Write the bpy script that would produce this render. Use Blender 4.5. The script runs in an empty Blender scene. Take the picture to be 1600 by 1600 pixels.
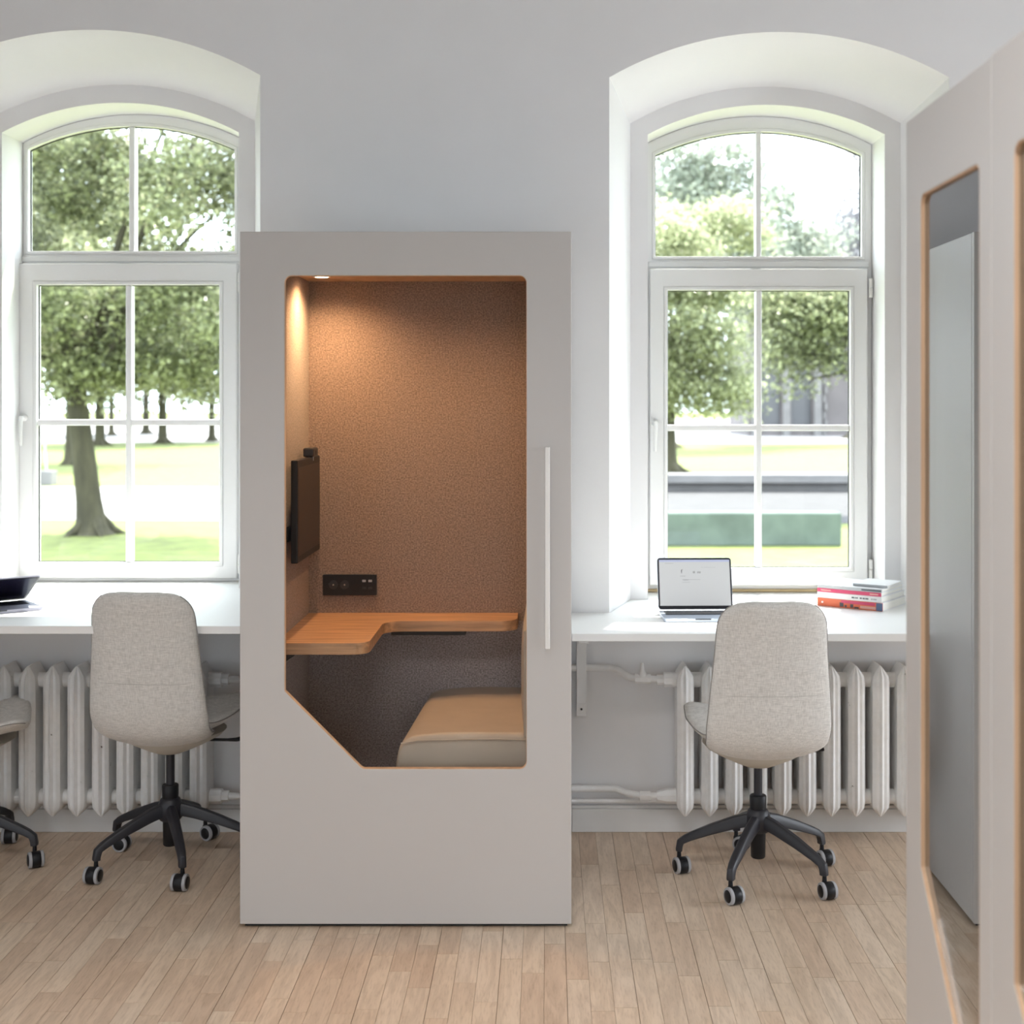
import bpy, bmesh, math, random
import numpy as np
from mathutils import Vector, Matrix

random.seed(7)
rng = np.random.default_rng(11)
R = math.radians
sc = bpy.context.scene
C = sc.collection

# ------------------------------------------------------------------ camera
# camera at X=0, Y=0 looking along +Y; principal point at pixel (855, 625) of 1600, f = 2100 px
F, PX, PY, H = 2100.0, 855.0, 625.0, 1.593
cd = bpy.data.cameras.new('camera')
cam = bpy.data.objects.new('camera', cd); C.objects.link(cam)
cam.location = (0, 0, H); cam.rotation_euler = (R(90), 0, 0)
cd.sensor_width = 36.0; cd.lens = F / 1600 * 36
cd.shift_x = (800 - PX) / 1600; cd.shift_y = -(800 - PY) / 1600
cd.clip_start = 0.05; cd.clip_end = 1500
cd.dof.use_dof = True; cd.dof.focus_distance = 4.0; cd.dof.aperture_fstop = 3.6
sc.camera = cam

# ------------------------------------------------------------------ sky, sun, exposure
w = bpy.data.worlds.new('sky'); sc.world = w; w.use_nodes = True
bg = w.node_tree.nodes['Background']
bg.inputs['Color'].default_value = (0.80, 0.90, 1.0, 1); bg.inputs['Strength'].default_value = 7.4

sd = bpy.data.lights.new('sun', 'SUN'); sd.energy = 16.0; sd.angle = R(0.6); sd.color = (1.0, 0.95, 0.86)
sun = bpy.data.objects.new('sun', sd); C.objects.link(sun)
az, el = R(16), R(60)          # sun stands in front of the windows, a little to the right
sun.rotation_euler = Vector((-math.sin(az) * math.cos(el), -math.cos(az) * math.cos(el), -math.sin(el))).to_track_quat('-Z', 'Y').to_euler()

def area(name, loc, target, sx, sy, power, col=(1, 1, 1), portal=False):
    l = bpy.data.lights.new(name, 'AREA'); l.shape = 'RECTANGLE'; l.size = sx; l.size_y = sy
    l.energy = power; l.color = col
    o = bpy.data.objects.new(name, l); C.objects.link(o)
    o.location = loc
    o.rotation_euler = (Vector(target) - Vector(loc)).to_track_quat('-Z', 'Y').to_euler()
    if portal:
        l.cycles.is_portal = True
    return o
# sky portals in the two visible windows
for px in (0.864, 0.864 - 2.55, 0.864 + 2.55):
    area('window_portal', (px, 5.78, 1.78), (px, 0, 1.78), 1.0, 1.95, 1, portal=True)
# added fill lights at openings made in the unseen walls
SIDE_FILL = [(-1.2, 0.4), (2.8, 4.4)]           # y ranges in the right wall
BACK_FILL = [(-3.25, -2.35), (0.15, 1.1)]   # x ranges in the wall behind the camera
for a, b in SIDE_FILL:
    area('side_fill_light', (5.32, (a + b) / 2, 1.45), (0, (a + b) / 2, 1.45), b - a, 1.9, 64 if a > 1 else 14, (0.93, 0.96, 1.0))
for a, b in BACK_FILL:
    area('back_fill_light', ((a + b) / 2, -3.62, 1.45), ((a + b) / 2, 0, 1.45), b - a, 1.9, 5 if a > -1 else 8, (1.0, 0.97, 0.93))

LEFT_FILL = [(-1.2, 0.4)]                          # added fill opening, y range in the left wall
for a, b in LEFT_FILL:
    area('left_fill_light', (-5.62, (a + b) / 2, 1.45), (0, (a + b) / 2, 1.45), b - a, 1.9, 12, (0.96, 0.97, 1.0))

# unseen ceiling lamps added to fill the floor and lower walls (their housings are built with the shell)
CEIL_FILL = [(-0.2, 1.0, 42), (-2.2, 1.0, 22)]
for x_, y_, p_ in CEIL_FILL:
    area('ceiling_fill_light', (x_, y_, 3.475), (x_, y_, 0), 1.15, 0.55, p_, (1.0, 0.985, 0.97)).data.spread = R(126)     # spread narrowed so the fill lands on the floor

vs = sc.view_settings
vs.view_transform = 'Standard'; vs.look = 'None'; vs.gamma = 1.0; vs.use_curve_mapping = False
vs.exposure = 0.0
sc.cycles.max_bounces = 10; sc.cycles.diffuse_bounces = 5; sc.cycles.glossy_bounces = 4
sc.cycles.transparent_max_bounces = 16; sc.cycles.caustics_reflective = False; sc.cycles.caustics_refractive = False
sc.cycles.sample_clamp_indirect = 6.0

# ------------------------------------------------------------------ materials
def nodes_of(name):
    m = bpy.data.materials.new(name); m.use_nodes = True
    nt = m.node_tree
    return m, nt, nt.nodes['Principled BSDF']

def mat(name, col, rough=0.6, metal=0.0, var=0.0, scale=40.0, bump=0.0, bscale=None, spec=0.5, stretch=None, col2=None, sheen=0.0, coat=0.0):
    m, nt, p = nodes_of(name)
    p.inputs['Roughness'].default_value = rough
    p.inputs['Metallic'].default_value = metal
    p.inputs['Specular IOR Level'].default_value = spec
    p.inputs['Sheen Weight'].default_value = sheen
    p.inputs['Coat Weight'].default_value = coat
    p.inputs['Base Color'].default_value = (*col, 1)
    if var or bump:
        tc = nt.nodes.new('ShaderNodeTexCoord')
        mp = nt.nodes.new('ShaderNodeMapping')
        nt.links.new(tc.outputs['Object'], mp.inputs['Vector'])
        if stretch: mp.inputs['Scale'].default_value = stretch
        n = nt.nodes.new('ShaderNodeTexNoise'); n.inputs['Scale'].default_value = scale; n.inputs['Detail'].default_value = 4
        nt.links.new(mp.outputs['Vector'], n.inputs['Vector'])
        if var:
            c2 = col2 or tuple(min(1, c * (1 + var)) for c in col)
            c1 = tuple(c * (1 - var) for c in col) if not col2 else col
            cr = nt.nodes.new('ShaderNodeValToRGB')
            cr.color_ramp.elements[0].position = 0.32; cr.color_ramp.elements[1].position = 0.68
            cr.color_ramp.elements[0].color = (*c1, 1); cr.color_ramp.elements[1].color = (*c2, 1)
            nt.links.new(n.outputs['Fac'], cr.inputs['Fac'])
            nt.links.new(cr.outputs['Color'], p.inputs['Base Color'])
        if bump:
            n2 = n
            if bscale:
                n2 = nt.nodes.new('ShaderNodeTexNoise'); n2.inputs['Scale'].default_value = bscale; n2.inputs['Detail'].default_value = 3
                nt.links.new(mp.outputs['Vector'], n2.inputs['Vector'])
            b = nt.nodes.new('ShaderNodeBump'); b.inputs['Strength'].default_value = bump; b.inputs['Distance'].default_value = 0.002
            nt.links.new(n2.outputs['Fac'], b.inputs['Height'])
            nt.links.new(b.outputs['Normal'], p.inputs['Normal'])
    return m

def glass(name, f0=0.04, tint=(1, 1, 1), rough=0.0):
    """thin glass: Schlick reflection over a clear (slightly tinted) sheet, the same from both sides"""
    m = bpy.data.materials.new(name); m.use_nodes = True
    nt = m.node_tree; nt.nodes.clear()
    o = nt.nodes.new('ShaderNodeOutputMaterial'); mx = nt.nodes.new('ShaderNodeMixShader')
    lw = nt.nodes.new('ShaderNodeLayerWeight'); lw.inputs['Blend'].default_value = 0.5
    pw = nt.nodes.new('ShaderNodeMath'); pw.operation = 'POWER'; pw.inputs[1].default_value = 5.0
    ma = nt.nodes.new('ShaderNodeMath'); ma.operation = 'MULTIPLY_ADD'; ma.inputs[1].default_value = 1 - f0; ma.inputs[2].default_value = f0
    nt.links.new(lw.outputs['Facing'], pw.inputs[0]); nt.links.new(pw.outputs[0], ma.inputs[0])
    t = nt.nodes.new('ShaderNodeBsdfTransparent'); t.inputs['Color'].default_value = (*tint, 1)
    g = nt.nodes.new('ShaderNodeBsdfGlossy'); g.inputs['Roughness'].default_value = rough
    nt.links.new(ma.outputs[0], mx.inputs[0]); nt.links.new(t.outputs[0], mx.inputs[1]); nt.links.new(g.outputs[0], mx.inputs[2])
    nt.links.new(mx.outputs[0], o.inputs['Surface'])
    return m

def emit(name, col, strength):
    m, nt, p = nodes_of(name)
    p.inputs['Base Color'].default_value = (*col, 1)
    p.inputs['Emission Color'].default_value = (*col, 1); p.inputs['Emission Strength'].default_value = strength
    return m

def oak_floor():
    m, nt, p = nodes_of('oak_floor')
    oi = nt.nodes.new('ShaderNodeObjectInfo'); ge = nt.nodes.new('ShaderNodeNewGeometry')
    add = nt.nodes.new('ShaderNodeMath'); add.operation = 'ADD'
    nt.links.new(oi.outputs['Random'], add.inputs[0]); nt.links.new(ge.outputs['Random Per Island'], add.inputs[1])
    fr = nt.nodes.new('ShaderNodeMath'); fr.operation = 'FRACT'; nt.links.new(add.outputs[0], fr.inputs[0])
    sv = nt.nodes.new('ShaderNodeVectorMath'); sv.operation = 'MULTIPLY_ADD'
    cmb = nt.nodes.new('ShaderNodeCombineXYZ')
    mul = nt.nodes.new('ShaderNodeMath'); mul.operation = 'MULTIPLY'; mul.inputs[1].default_value = 37.0
    nt.links.new(fr.outputs[0], mul.inputs[0])
    for i in range(3): nt.links.new(mul.outputs[0], cmb.inputs[i])
    nt.links.new(ge.outputs['Position'], sv.inputs[0]); sv.inputs[1].default_value = (26, 3.2, 1)
    nt.links.new(cmb.outputs[0], sv.inputs[2])
    n = nt.nodes.new('ShaderNodeTexNoise'); n.inputs['Scale'].default_value = 1.0; n.inputs['Detail'].default_value = 6; n.inputs['Distortion'].default_value = 1.6
    nt.links.new(sv.outputs[0], n.inputs['Vector'])
    n2 = nt.nodes.new('ShaderNodeTexNoise'); n2.inputs['Scale'].default_value = 7.4; n2.inputs['Detail'].default_value = 3
    nt.links.new(sv.outputs[0], n2.inputs['Vector'])
    tone = nt.nodes.new('ShaderNodeValToRGB')
    e = tone.color_ramp.elements
    e[0].position = 0.0; e[0].color = (0.575, 0.43, 0.315, 1)
    e[1].position = 1.0; e[1].color = (0.67, 0.54, 0.42, 1)
    x = e.new(0.35); x.color = (0.61, 0.465, 0.345, 1)
    x = e.new(0.7); x.color = (0.645, 0.51, 0.385, 1)
    nt.links.new(fr.outputs[0], tone.inputs['Fac'])
    gr = nt.nodes.new('ShaderNodeValToRGB'); gr.color_ramp.elements[0].position = 0.36; gr.color_ramp.elements[1].position = 0.6
    gr.color_ramp.elements[0].color = (0.88, 0.86, 0.84, 1); gr.color_ramp.elements[1].color = (1.05, 1.05, 1.05, 1)
    nt.links.new(n.outputs['Fac'], gr.inputs['Fac'])
    gr2 = nt.nodes.new('ShaderNodeValToRGB'); gr2.color_ramp.elements[0].position = 0.3; gr2.color_ramp.elements[1].position = 0.5
    gr2.color_ramp.elements[0].color = (0.86, 0.84, 0.82, 1); gr2.color_ramp.elements[1].color = (1, 1, 1, 1)
    nt.links.new(n2.outputs['Fac'], gr2.inputs['Fac'])
    m1 = nt.nodes.new('ShaderNodeMixRGB'); m1.blend_type = 'MULTIPLY'; m1.inputs[0].default_value = 1
    m2 = nt.nodes.new('ShaderNodeMixRGB'); m2.blend_type = 'MULTIPLY'; m2.inputs[0].default_value = 1
    nt.links.new(tone.outputs[0], m1.inputs[1]); nt.links.new(gr.outputs[0], m1.inputs[2])
    nt.links.new(m1.outputs[0], m2.inputs[1]); nt.links.new(gr2.outputs[0], m2.inputs[2])
    nt.links.new(m2.outputs[0], p.inputs['Base Color'])
    p.inputs['Roughness'].default_value = 0.42
    b = nt.nodes.new('ShaderNodeBump'); b.inputs['Strength'].default_value = 0.12; b.inputs['Distance'].default_value = 0.001
    nt.links.new(n2.outputs['Fac'], b.inputs['Height']); nt.links.new(b.outputs[0], p.inputs['Normal'])
    return m

def fabric():
    m, nt, p = nodes_of('chair_fabric')
    tc = nt.nodes.new('ShaderNodeTexCoord')
    def wv(d):
        x = nt.nodes.new('ShaderNodeTexNoise'); x.inputs['Scale'].default_value = 1; x.inputs['Detail'].default_value = 2
        mp = nt.nodes.new('ShaderNodeMapping'); mp.inputs['Scale'].default_value = d
        nt.links.new(tc.outputs['Object'], mp.inputs['Vector']); nt.links.new(mp.outputs[0], x.inputs['Vector'])
        return x
    a, b = wv((420, 420, 45)), wv((45, 45, 420))
    ad = nt.nodes.new('ShaderNodeMath'); ad.operation = 'ADD'
    nt.links.new(a.outputs['Fac'], ad.inputs[0]); nt.links.new(b.outputs['Fac'], ad.inputs[1])
    cr = nt.nodes.new('ShaderNodeValToRGB'); cr.color_ramp.elements[0].position = 0.36; cr.color_ramp.elements[1].position = 0.64
    hv = nt.nodes.new('ShaderNodeMath'); hv.operation = 'MULTIPLY'; hv.inputs[1].default_value = 0.5
    nt.links.new(ad.outputs[0], hv.inputs[0])
    cr.color_ramp.elements[0].color = (0.54, 0.52, 0.49, 1); cr.color_ramp.elements[1].color = (0.76, 0.735, 0.70, 1)
    nt.links.new(hv.outputs[0], cr.inputs['Fac']); nt.links.new(cr.outputs[0], p.inputs['Base Color'])
    p.inputs['Roughness'].default_value = 0.95; p.inputs['Sheen Weight'].default_value = 0.25
    bp = nt.nodes.new('ShaderNodeBump'); bp.inputs['Strength'].default_value = 0.35; bp.inputs['Distance'].default_value = 0.001
    nt.links.new(hv.outputs[0], bp.inputs['Height']); nt.links.new(bp.outputs[0], p.inputs['Normal'])
    return m

def leaves(name, c1, c2, trans=0.5):
    m, nt, p = nodes_of(name)
    ge = nt.nodes.new('ShaderNodeNewGeometry')
    cr = nt.nodes.new('ShaderNodeValToRGB')
    cr.color_ramp.elements[0].color = (*c1, 1); cr.color_ramp.elements[1].color = (*c2, 1)
    nt.links.new(ge.outputs['Random Per Island'], cr.inputs['Fac'])
    nt.links.new(cr.outputs[0], p.inputs['Base Color'])
    p.inputs['Roughness'].default_value = 0.3
    t = nt.nodes.new('ShaderNodeBsdfTranslucent')
    gm = nt.nodes.new('ShaderNodeGamma'); gm.inputs['Gamma'].default_value = 0.62; nt.links.new(cr.outputs[0], gm.inputs['Color']); nt.links.new(gm.outputs[0], t.inputs['Color'])
    mx = nt.nodes.new('ShaderNodeMixShader'); mx.inputs[0].default_value = trans
    nt.links.new(p.outputs[0], mx.inputs[1]); nt.links.new(t.outputs[0], mx.inputs[2])
    nt.links.new(mx.outputs[0], nt.nodes['Material Output'].inputs['Surface'])
    return m

def cast_iron():
    # white paint with small chips and dark scuffs
    m, nt, p = nodes_of('radiator_paint')
    tc = nt.nodes.new('ShaderNodeTexCoord'); oi = nt.nodes.new('ShaderNodeObjectInfo')
    ad = nt.nodes.new('ShaderNodeVectorMath'); ad.operation = 'ADD'
    ml = nt.nodes.new('ShaderNodeMath'); ml.operation = 'MULTIPLY'; ml.inputs[1].default_value = 11.0
    nt.links.new(oi.outputs['Random'], ml.inputs[0]); nt.links.new(tc.outputs['Object'], ad.inputs[0]); nt.links.new(ml.outputs[0], ad.inputs[1])
    n = nt.nodes.new('ShaderNodeTexNoise'); n.inputs['Scale'].default_value = 38; n.inputs['Detail'].default_value = 6
    nt.links.new(ad.outputs[0], n.inputs['Vector'])
    cr = nt.nodes.new('ShaderNodeValToRGB'); e = cr.color_ramp.elements
    e[0].position = 0.245; e[0].color = (0.12, 0.10, 0.09, 1); e[1].position = 0.275; e[1].color = (0.84, 0.835, 0.82, 1)
    x = e.new(0.6); x.color = (0.89, 0.885, 0.875, 1)
    nt.links.new(n.outputs['Fac'], cr.inputs['Fac']); nt.links.new(cr.outputs[0], p.inputs['Base Color'])
    p.inputs['Roughness'].default_value = 0.4
    b = nt.nodes.new('ShaderNodeBump'); b.inputs['Strength'].default_value = 0.3; b.inputs['Distance'].default_value = 0.002
    nt.links.new(n.outputs['Fac'], b.inputs['Height']); nt.links.new(b.outputs[0], p.inputs['Normal'])
    return m

M = dict(
    wall=mat('wall_plaster', (0.80, 0.795, 0.80), 0.85, var=0.015, scale=3, bump=0.08, bscale=60),
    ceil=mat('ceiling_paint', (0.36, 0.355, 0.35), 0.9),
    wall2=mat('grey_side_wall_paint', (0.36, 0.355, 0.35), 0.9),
    trim=mat('trim_paint', (0.78, 0.78, 0.775), 0.5, var=0.02, scale=14),
    frame=mat('window_frame_paint', (0.82, 0.82, 0.82), 0.35),
    gasket=mat('window_gasket', (0.03, 0.03, 0.03), 0.7),
    pane=glass('window_glass', 0.02, (0.98, 0.99, 0.985)),
    floor=oak_floor(),
    gap=mat('floor_gap', (0.30, 0.215, 0.155), 0.8),
    booth=mat('booth_lacquer', (0.535, 0.515, 0.50), 0.42, bump=0.015, scale=300),
    booth_in=mat('booth_dark_edge', (0.03, 0.03, 0.03), 0.8),
    felt=mat('booth_felt', (0.27, 0.205, 0.17), 0.98, var=0.42, scale=190, bump=0.6, sheen=0.15),
    felt_low=mat('booth_felt_grey', (0.33, 0.29, 0.295), 0.98, var=0.45, scale=190, bump=0.5, sheen=0.1),
    ply=mat('plywood_edge', (0.66, 0.44, 0.28), 0.5, var=0.12, scale=30, stretch=(1, 1, 0.1)),
    desk_wood=mat('booth_desk_oak', (0.50, 0.285, 0.148), 0.42, var=0.34, scale=64, stretch=(0.06, 1, 1)),
    boothglass=glass('booth_door_glass', 0.012, (0.97, 0.97, 0.97)),
    sideglass=glass('booth_side_glass', 0.5, (0.5, 0.5, 0.5)),
    leather=mat('seat_leather', (0.43, 0.36, 0.285), 0.5, var=0.04, scale=9, bump=0.35, bscale=26),
    handle=mat('handle_white', (0.80, 0.79, 0.77), 0.35),
    black=mat('black_plastic', (0.010, 0.010, 0.012), 0.42, spec=0.3),
    blacksoft=mat('black_metal', (0.022, 0.022, 0.028), 0.42),
    screen=mat('monitor_screen', (0.028, 0.018, 0.014), 0.35, spec=0.25),
    steel=mat('brushed_steel', (0.55, 0.55, 0.56), 0.3, metal=1.0),
    brass=mat('socket_contact', (0.6, 0.55, 0.45), 0.3, metal=1.0),
    desk=mat('white_desk', (0.89, 0.89, 0.88), 0.38),
    fabric=fabric(),
    seam=mat('chair_seam', (0.46, 0.44, 0.415), 0.9),
    piping=mat('chair_piping', (0.30, 0.285, 0.27), 0.9),
    pan=mat('chair_shell_underside', (0.60, 0.565, 0.50), 0.6),
    tyre=mat('caster_tyre', (0.38, 0.38, 0.40), 0.6),
    rad=cast_iron(),
    alu=mat('laptop_aluminium', (0.46, 0.52, 0.63), 0.35, metal=0.6),
    alu2=mat('laptop_grey', (0.36, 0.37, 0.46), 0.5, metal=0.0),
    keys=mat('laptop_keys', (0.05, 0.055, 0.07), 0.6),
    bezel=mat('laptop_bezel', (0.012, 0.012, 0.02), 0.3),
    page=emit('laptop_page', (0.30, 0.305, 0.31), 1.15),
    pagebar=emit('laptop_page_bar', (0.25, 0.27, 0.36), 1.1),
    ink=mat('screen_ink', (0.02, 0.02, 0.025), 0.6),
    inkgrey=mat('screen_ink_grey', (0.35, 0.36, 0.38), 0.6),
    darkscreen=mat('dark_laptop_screen', (0.010, 0.009, 0.022), 0.18),
    paper=mat('book_pages', (0.80, 0.78, 0.72), 0.9, var=0.12, scale=60, stretch=(0.1, 0.1, 14)),
    bk_orange=mat('book_orange', (0.72, 0.16, 0.07), 0.5),
    bk_pink=mat('book_pink', (0.60, 0.06, 0.15), 0.5),
    bk_pale=mat('book_pale_pink', (0.72, 0.42, 0.36), 0.5),
    bk_blue=mat('book_blue', (0.09, 0.14, 0.25), 0.5),
    bk_dark=mat('book_dark', (0.06, 0.07, 0.09), 0.5),
    bk_white=mat('book_white', (0.78, 0.78, 0.79), 0.5),
    bk_grey=mat('book_grey', (0.42, 0.44, 0.47), 0.5),
    grass=mat('lawn_grass', (0.135, 0.16, 0.034), 0.95, var=0.25, scale=2.2, bump=0.6, bscale=14),
    path_shaded=mat('pale_path_shaded', (0.052, 0.049, 0.05), 0.95, var=0.1, scale=1.5),  # same path as the pale one, tree shade put into its colour
    path=mat('pale_path', (0.33, 0.31, 0.30), 0.95, var=0.08, scale=1.5),
    stone=mat('pale_stone', (0.18, 0.172, 0.17), 0.9, var=0.15, scale=1.2),
    concrete_bounce=mat('concrete_green_bounce', (0.085, 0.108, 0.09), 0.9, var=0.22, scale=1.6),  # grey concrete with the lawn's green bounce put into its colour
    facade=mat('old_stone_facade', (0.14, 0.125, 0.125), 0.9, var=0.12, scale=0.5),
    darkwin=mat('dark_window', (0.10, 0.10, 0.11), 0.3),
    bark=mat('bark', (0.05, 0.045, 0.026), 0.95, var=0.3, scale=6, bump=0.8, stretch=(1, 1, 0.25)),
    leaf_a=leaves('leaf_deep_green', (0.035, 0.044, 0.016), (0.36, 0.39, 0.19)),
    leaf_b=leaves('leaf_light_green', (0.07, 0.09, 0.03), (0.44, 0.46, 0.25)),
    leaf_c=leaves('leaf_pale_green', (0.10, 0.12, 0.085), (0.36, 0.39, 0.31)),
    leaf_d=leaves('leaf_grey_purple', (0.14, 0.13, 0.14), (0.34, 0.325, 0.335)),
    umbrella=mat('grey_canopy', (0.40, 0.42, 0.42), 0.8),
    sillwood=mat('bare_sill_wood', (0.55, 0.42, 0.24), 0.7),
)
bsdf = M['paper'].node_tree.nodes['Principled BSDF']

# ------------------------------------------------------------------ helpers
def link(name, me, m, parent=None, smooth=None, bevel=0.0, segs=2):
    if m is not None: me.materials.append(m)
    o = bpy.data.objects.new(name, me); C.objects.link(o)
    if smooth is not None:
        me.polygons.foreach_set('use_smooth', [True] * len(me.polygons))
        if smooth < 179: me.set_sharp_from_angle(angle=R(smooth))
    if bevel:
        b = o.modifiers.new('bevel', 'BEVEL'); b.width = bevel; b.segments = segs; b.limit_method = 'ANGLE'; b.angle_limit = R(40)
        b.harden_normals = False
    if parent is not None: o.parent = parent
    return o

def obj(name, bm, m, parent=None, **k):
    bmesh.ops.recalc_face_normals(bm, faces=bm.faces[:])
    me = bpy.data.meshes.new(name); bm.to_mesh(me); bm.free()
    return link(name, me, m, parent, **k)

def tag(o, label, cat=None, group=None, kind=None):
    o['label'] = label
    if cat: o['category'] = cat
    if group: o['group'] = group
    if kind: o['kind'] = kind
    return o

def empty(name, loc, rz=0.0):
    o = bpy.data.objects.new(name, None); C.objects.link(o)
    o.location = loc; o.rotation_euler = (0, 0, rz); o.empty_display_size = 0.1
    return o

def rel(parent, o):
    """parent keeping world coordinates that were used when the mesh was built"""
    o.parent = parent
    o.matrix_parent_inverse = Matrix.LocRotScale(parent.location, parent.rotation_euler, None).inverted()
    return o

def box(bm, x0, x1, y0, y1, z0, z1):
    v = [bm.verts.new(p) for p in ((x0, y0, z0), (x1, y0, z0), (x1, y1, z0), (x0, y1, z0), (x0, y0, z1), (x1, y0, z1), (x1, y1, z1), (x0, y1, z1))]
    for f in ((0, 3, 2, 1), (4, 5, 6, 7), (0, 1, 5, 4), (1, 2, 6, 5), (2, 3, 7, 6), (3, 0, 4, 7)):
        bm.faces.new([v[i] for i in f])

def boxo(name, x0, x1, y0, y1, z0, z1, m, parent=None, **k):
    bm = bmesh.new(); box(bm, x0, x1, y0, y1, z0, z1)
    return obj(name, bm, m, parent, **k)

def fill(bm, loops, f):
    """planar face with holes; loops are 2-D, f maps (u, v) to 3-D; returns the vertex loops"""
    out = []
    es = []
    for lp in loops:
        vs_ = [bm.verts.new(f(u, v)) for u, v in lp]
        for i in range(len(vs_)):
            es.append(bm.edges.new((vs_[i], vs_[(i + 1) % len(vs_)])))
        out.append(vs_)
    bmesh.ops.triangle_fill(bm, use_beauty=True, use_dissolve=False, edges=es)
    return out

def bridge(bm, a, b):
    n = len(a)
    for i in range(n):
        bm.faces.new((a[i], a[(i + 1) % n], b[(i + 1) % n], b[i]))

def plate(name, outer, holes, w0, w1, m, parent=None, plane='xz', **k):
    f = {'xz': lambda w_: (lambda u, v: (u, w_, v)), 'xy': lambda w_: (lambda u, v: (u, v, w_)), 'yz': lambda w_: (lambda u, v: (w_, u, v))}[plane]
    bm = bmesh.new()
    A = fill(bm, [outer] + holes, f(w0)); B = fill(bm, [outer] + holes, f(w1))
    for a, b in zip(A, B): bridge(bm, a, b)
    return obj(name, bm, m, parent, **k)

def rounded(pts, rads, n=6):
    out = []
    N = len(pts)
    for i in range(N):
        p = Vector(pts[i]); a = Vector(pts[i - 1]); b = Vector(pts[(i + 1) % N]); r = rads[i] if hasattr(rads, '__len__') else rads
        if r <= 0: out.append(tuple(p)); continue
        da, db = (a - p).normalized(), (b - p).normalized()
        ang = math.acos(max(-1, min(1, da.dot(db)))); t = r / math.tan(ang / 2)
        c = p + (da + db).normalized() * (r / math.sin(ang / 2))
        s, e = p + da * t - c, p + db * t - c
        a0, a1 = math.atan2(s.y, s.x), math.atan2(e.y, e.x)
        d = (a1 - a0 + math.pi) % (2 * math.pi) - math.pi
        for j in range(n + 1):
            q = a0 + d * j / n
            out.append((c.x + r * math.cos(q), c.y + r * math.sin(q)))
    return out

def rect(x0, x1, z0, z1): return [(x0, z0), (x1, z0), (x1, z1), (x0, z1)]

def arch(x0, x1, z0, zs, za, n=28):
    """closed outline: bottom left, bottom right, arc from right to left"""
    w_, h = (x1 - x0) / 2, max(za - zs, 1e-6)
    r = (w_ * w_ + h * h) / (2 * h); cx, cz = (x0 + x1) / 2, za - r
    a = math.asin(min(1, w_ / r))
    pts = [(x0, z0), (x1, z0)]
    for i in range(n + 1):
        q = a - 2 * a * i / n
        pts.append((cx + r * math.sin(q), cz + r * math.cos(q)))
    return pts

def ring(name, outer, inner, y0, y1, m, parent=None, **k):
    bm = bmesh.new()
    L = [[bm.verts.new((u, y, v)) for u, v in lp] for lp, y in ((outer, y0), (inner, y0), (inner, y1), (outer, y1))]
    for i in range(4): bridge(bm, L[i], L[(i + 1) % 4])
    return obj(name, bm, m, parent, **k)

def prism(name, lp, y0, y1, m, parent=None, **k):
    return plate(name, lp, [], y0, y1, m, parent, **k)

def tube(bm, pts, rad, n=10, closed=False, caps=True, flat=1.0):
    pts = [Vector(p) for p in pts]; N = len(pts)
    rs = rad if hasattr(rad, '__len__') else [rad] * N
    prev = None; loops = []
    up = Vector((0.123, 0.321, 0.94)).normalized()
    for i in range(N):
        if closed: t = pts[(i + 1) % N] - pts[i - 1]
        else: t = pts[min(i + 1, N - 1)] - pts[max(i - 1, 0)]
        t.normalize()
        if prev is None:
            ref = up if abs(t.dot(up)) < 0.9 else Vector((1, 0, 0))
            s = t.cross(ref).normalized()
        else:
            s = (prev - t * prev.dot(t)).normalized()
        prev = s; b = t.cross(s)
        loops.append([bm.verts.new(pts[i] + (s * math.cos(2 * math.pi * j / n) + b * math.sin(2 * math.pi * j / n) * flat) * rs[i]) for j in range(n)])
    for i in range(N if closed else N - 1): bridge(bm, loops[i], loops[(i + 1) % N])
    if caps and not closed:
        bm.faces.new(loops[0][::-1]); bm.faces.new(loops[-1])

def tubeo(name, pts, rad, m, parent=None, n=10, closed=False, smooth=50, flat=1.0, **k):
    bm = bmesh.new(); tube(bm, pts, rad, n, closed, flat=flat)
    return obj(name, bm, m, parent, smooth=smooth, **k)

def lathe(bm, prof, n=24, mt=Matrix.Identity(4)):
    """prof: (radius, height) pairs about +Z"""
    loops = []
    for r, z in prof:
        loops.append([bm.verts.new(mt @ Vector((r * math.cos(2 * math.pi * j / n), r * math.sin(2 * math.pi * j / n), z))) for j in range(n)])
    for a, b in zip(loops, loops[1:]): bridge(bm, a, b)
    bm.faces.new(loops[0][::-1]); bm.faces.new(loops[-1])

def spline(pts, n):
    """Catmull-Rom through points, n samples evenly by arc length"""
    P = [Vector(p) for p in pts]; P = [P[0] * 2 - P[1]] + P + [P[-1] * 2 - P[-2]]
    fine = []
    for i in range(1, len(P) - 2):
        for j in range(24):
            t = j / 24
            fine.append(0.5 * ((2 * P[i]) + (P[i + 1] - P[i - 1]) * t + (2 * P[i - 1] - 5 * P[i] + 4 * P[i + 1] - P[i + 2]) * t * t + (3 * P[i] - P[i - 1] - 3 * P[i + 1] + P[i + 2]) * t ** 3))
    fine.append(P[-2])
    L = [0]
    for a, b in zip(fine, fine[1:]): L.append(L[-1] + (b - a).length)
    return fine, L
def at_len(fine, L, s):
    import bisect
    i = max(1, min(len(L) - 1, bisect.bisect_left(L, s)))
    t = (s - L[i - 1]) / max(1e-9, L[i] - L[i - 1])
    return fine[i - 1].lerp(fine[i], t)

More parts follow.
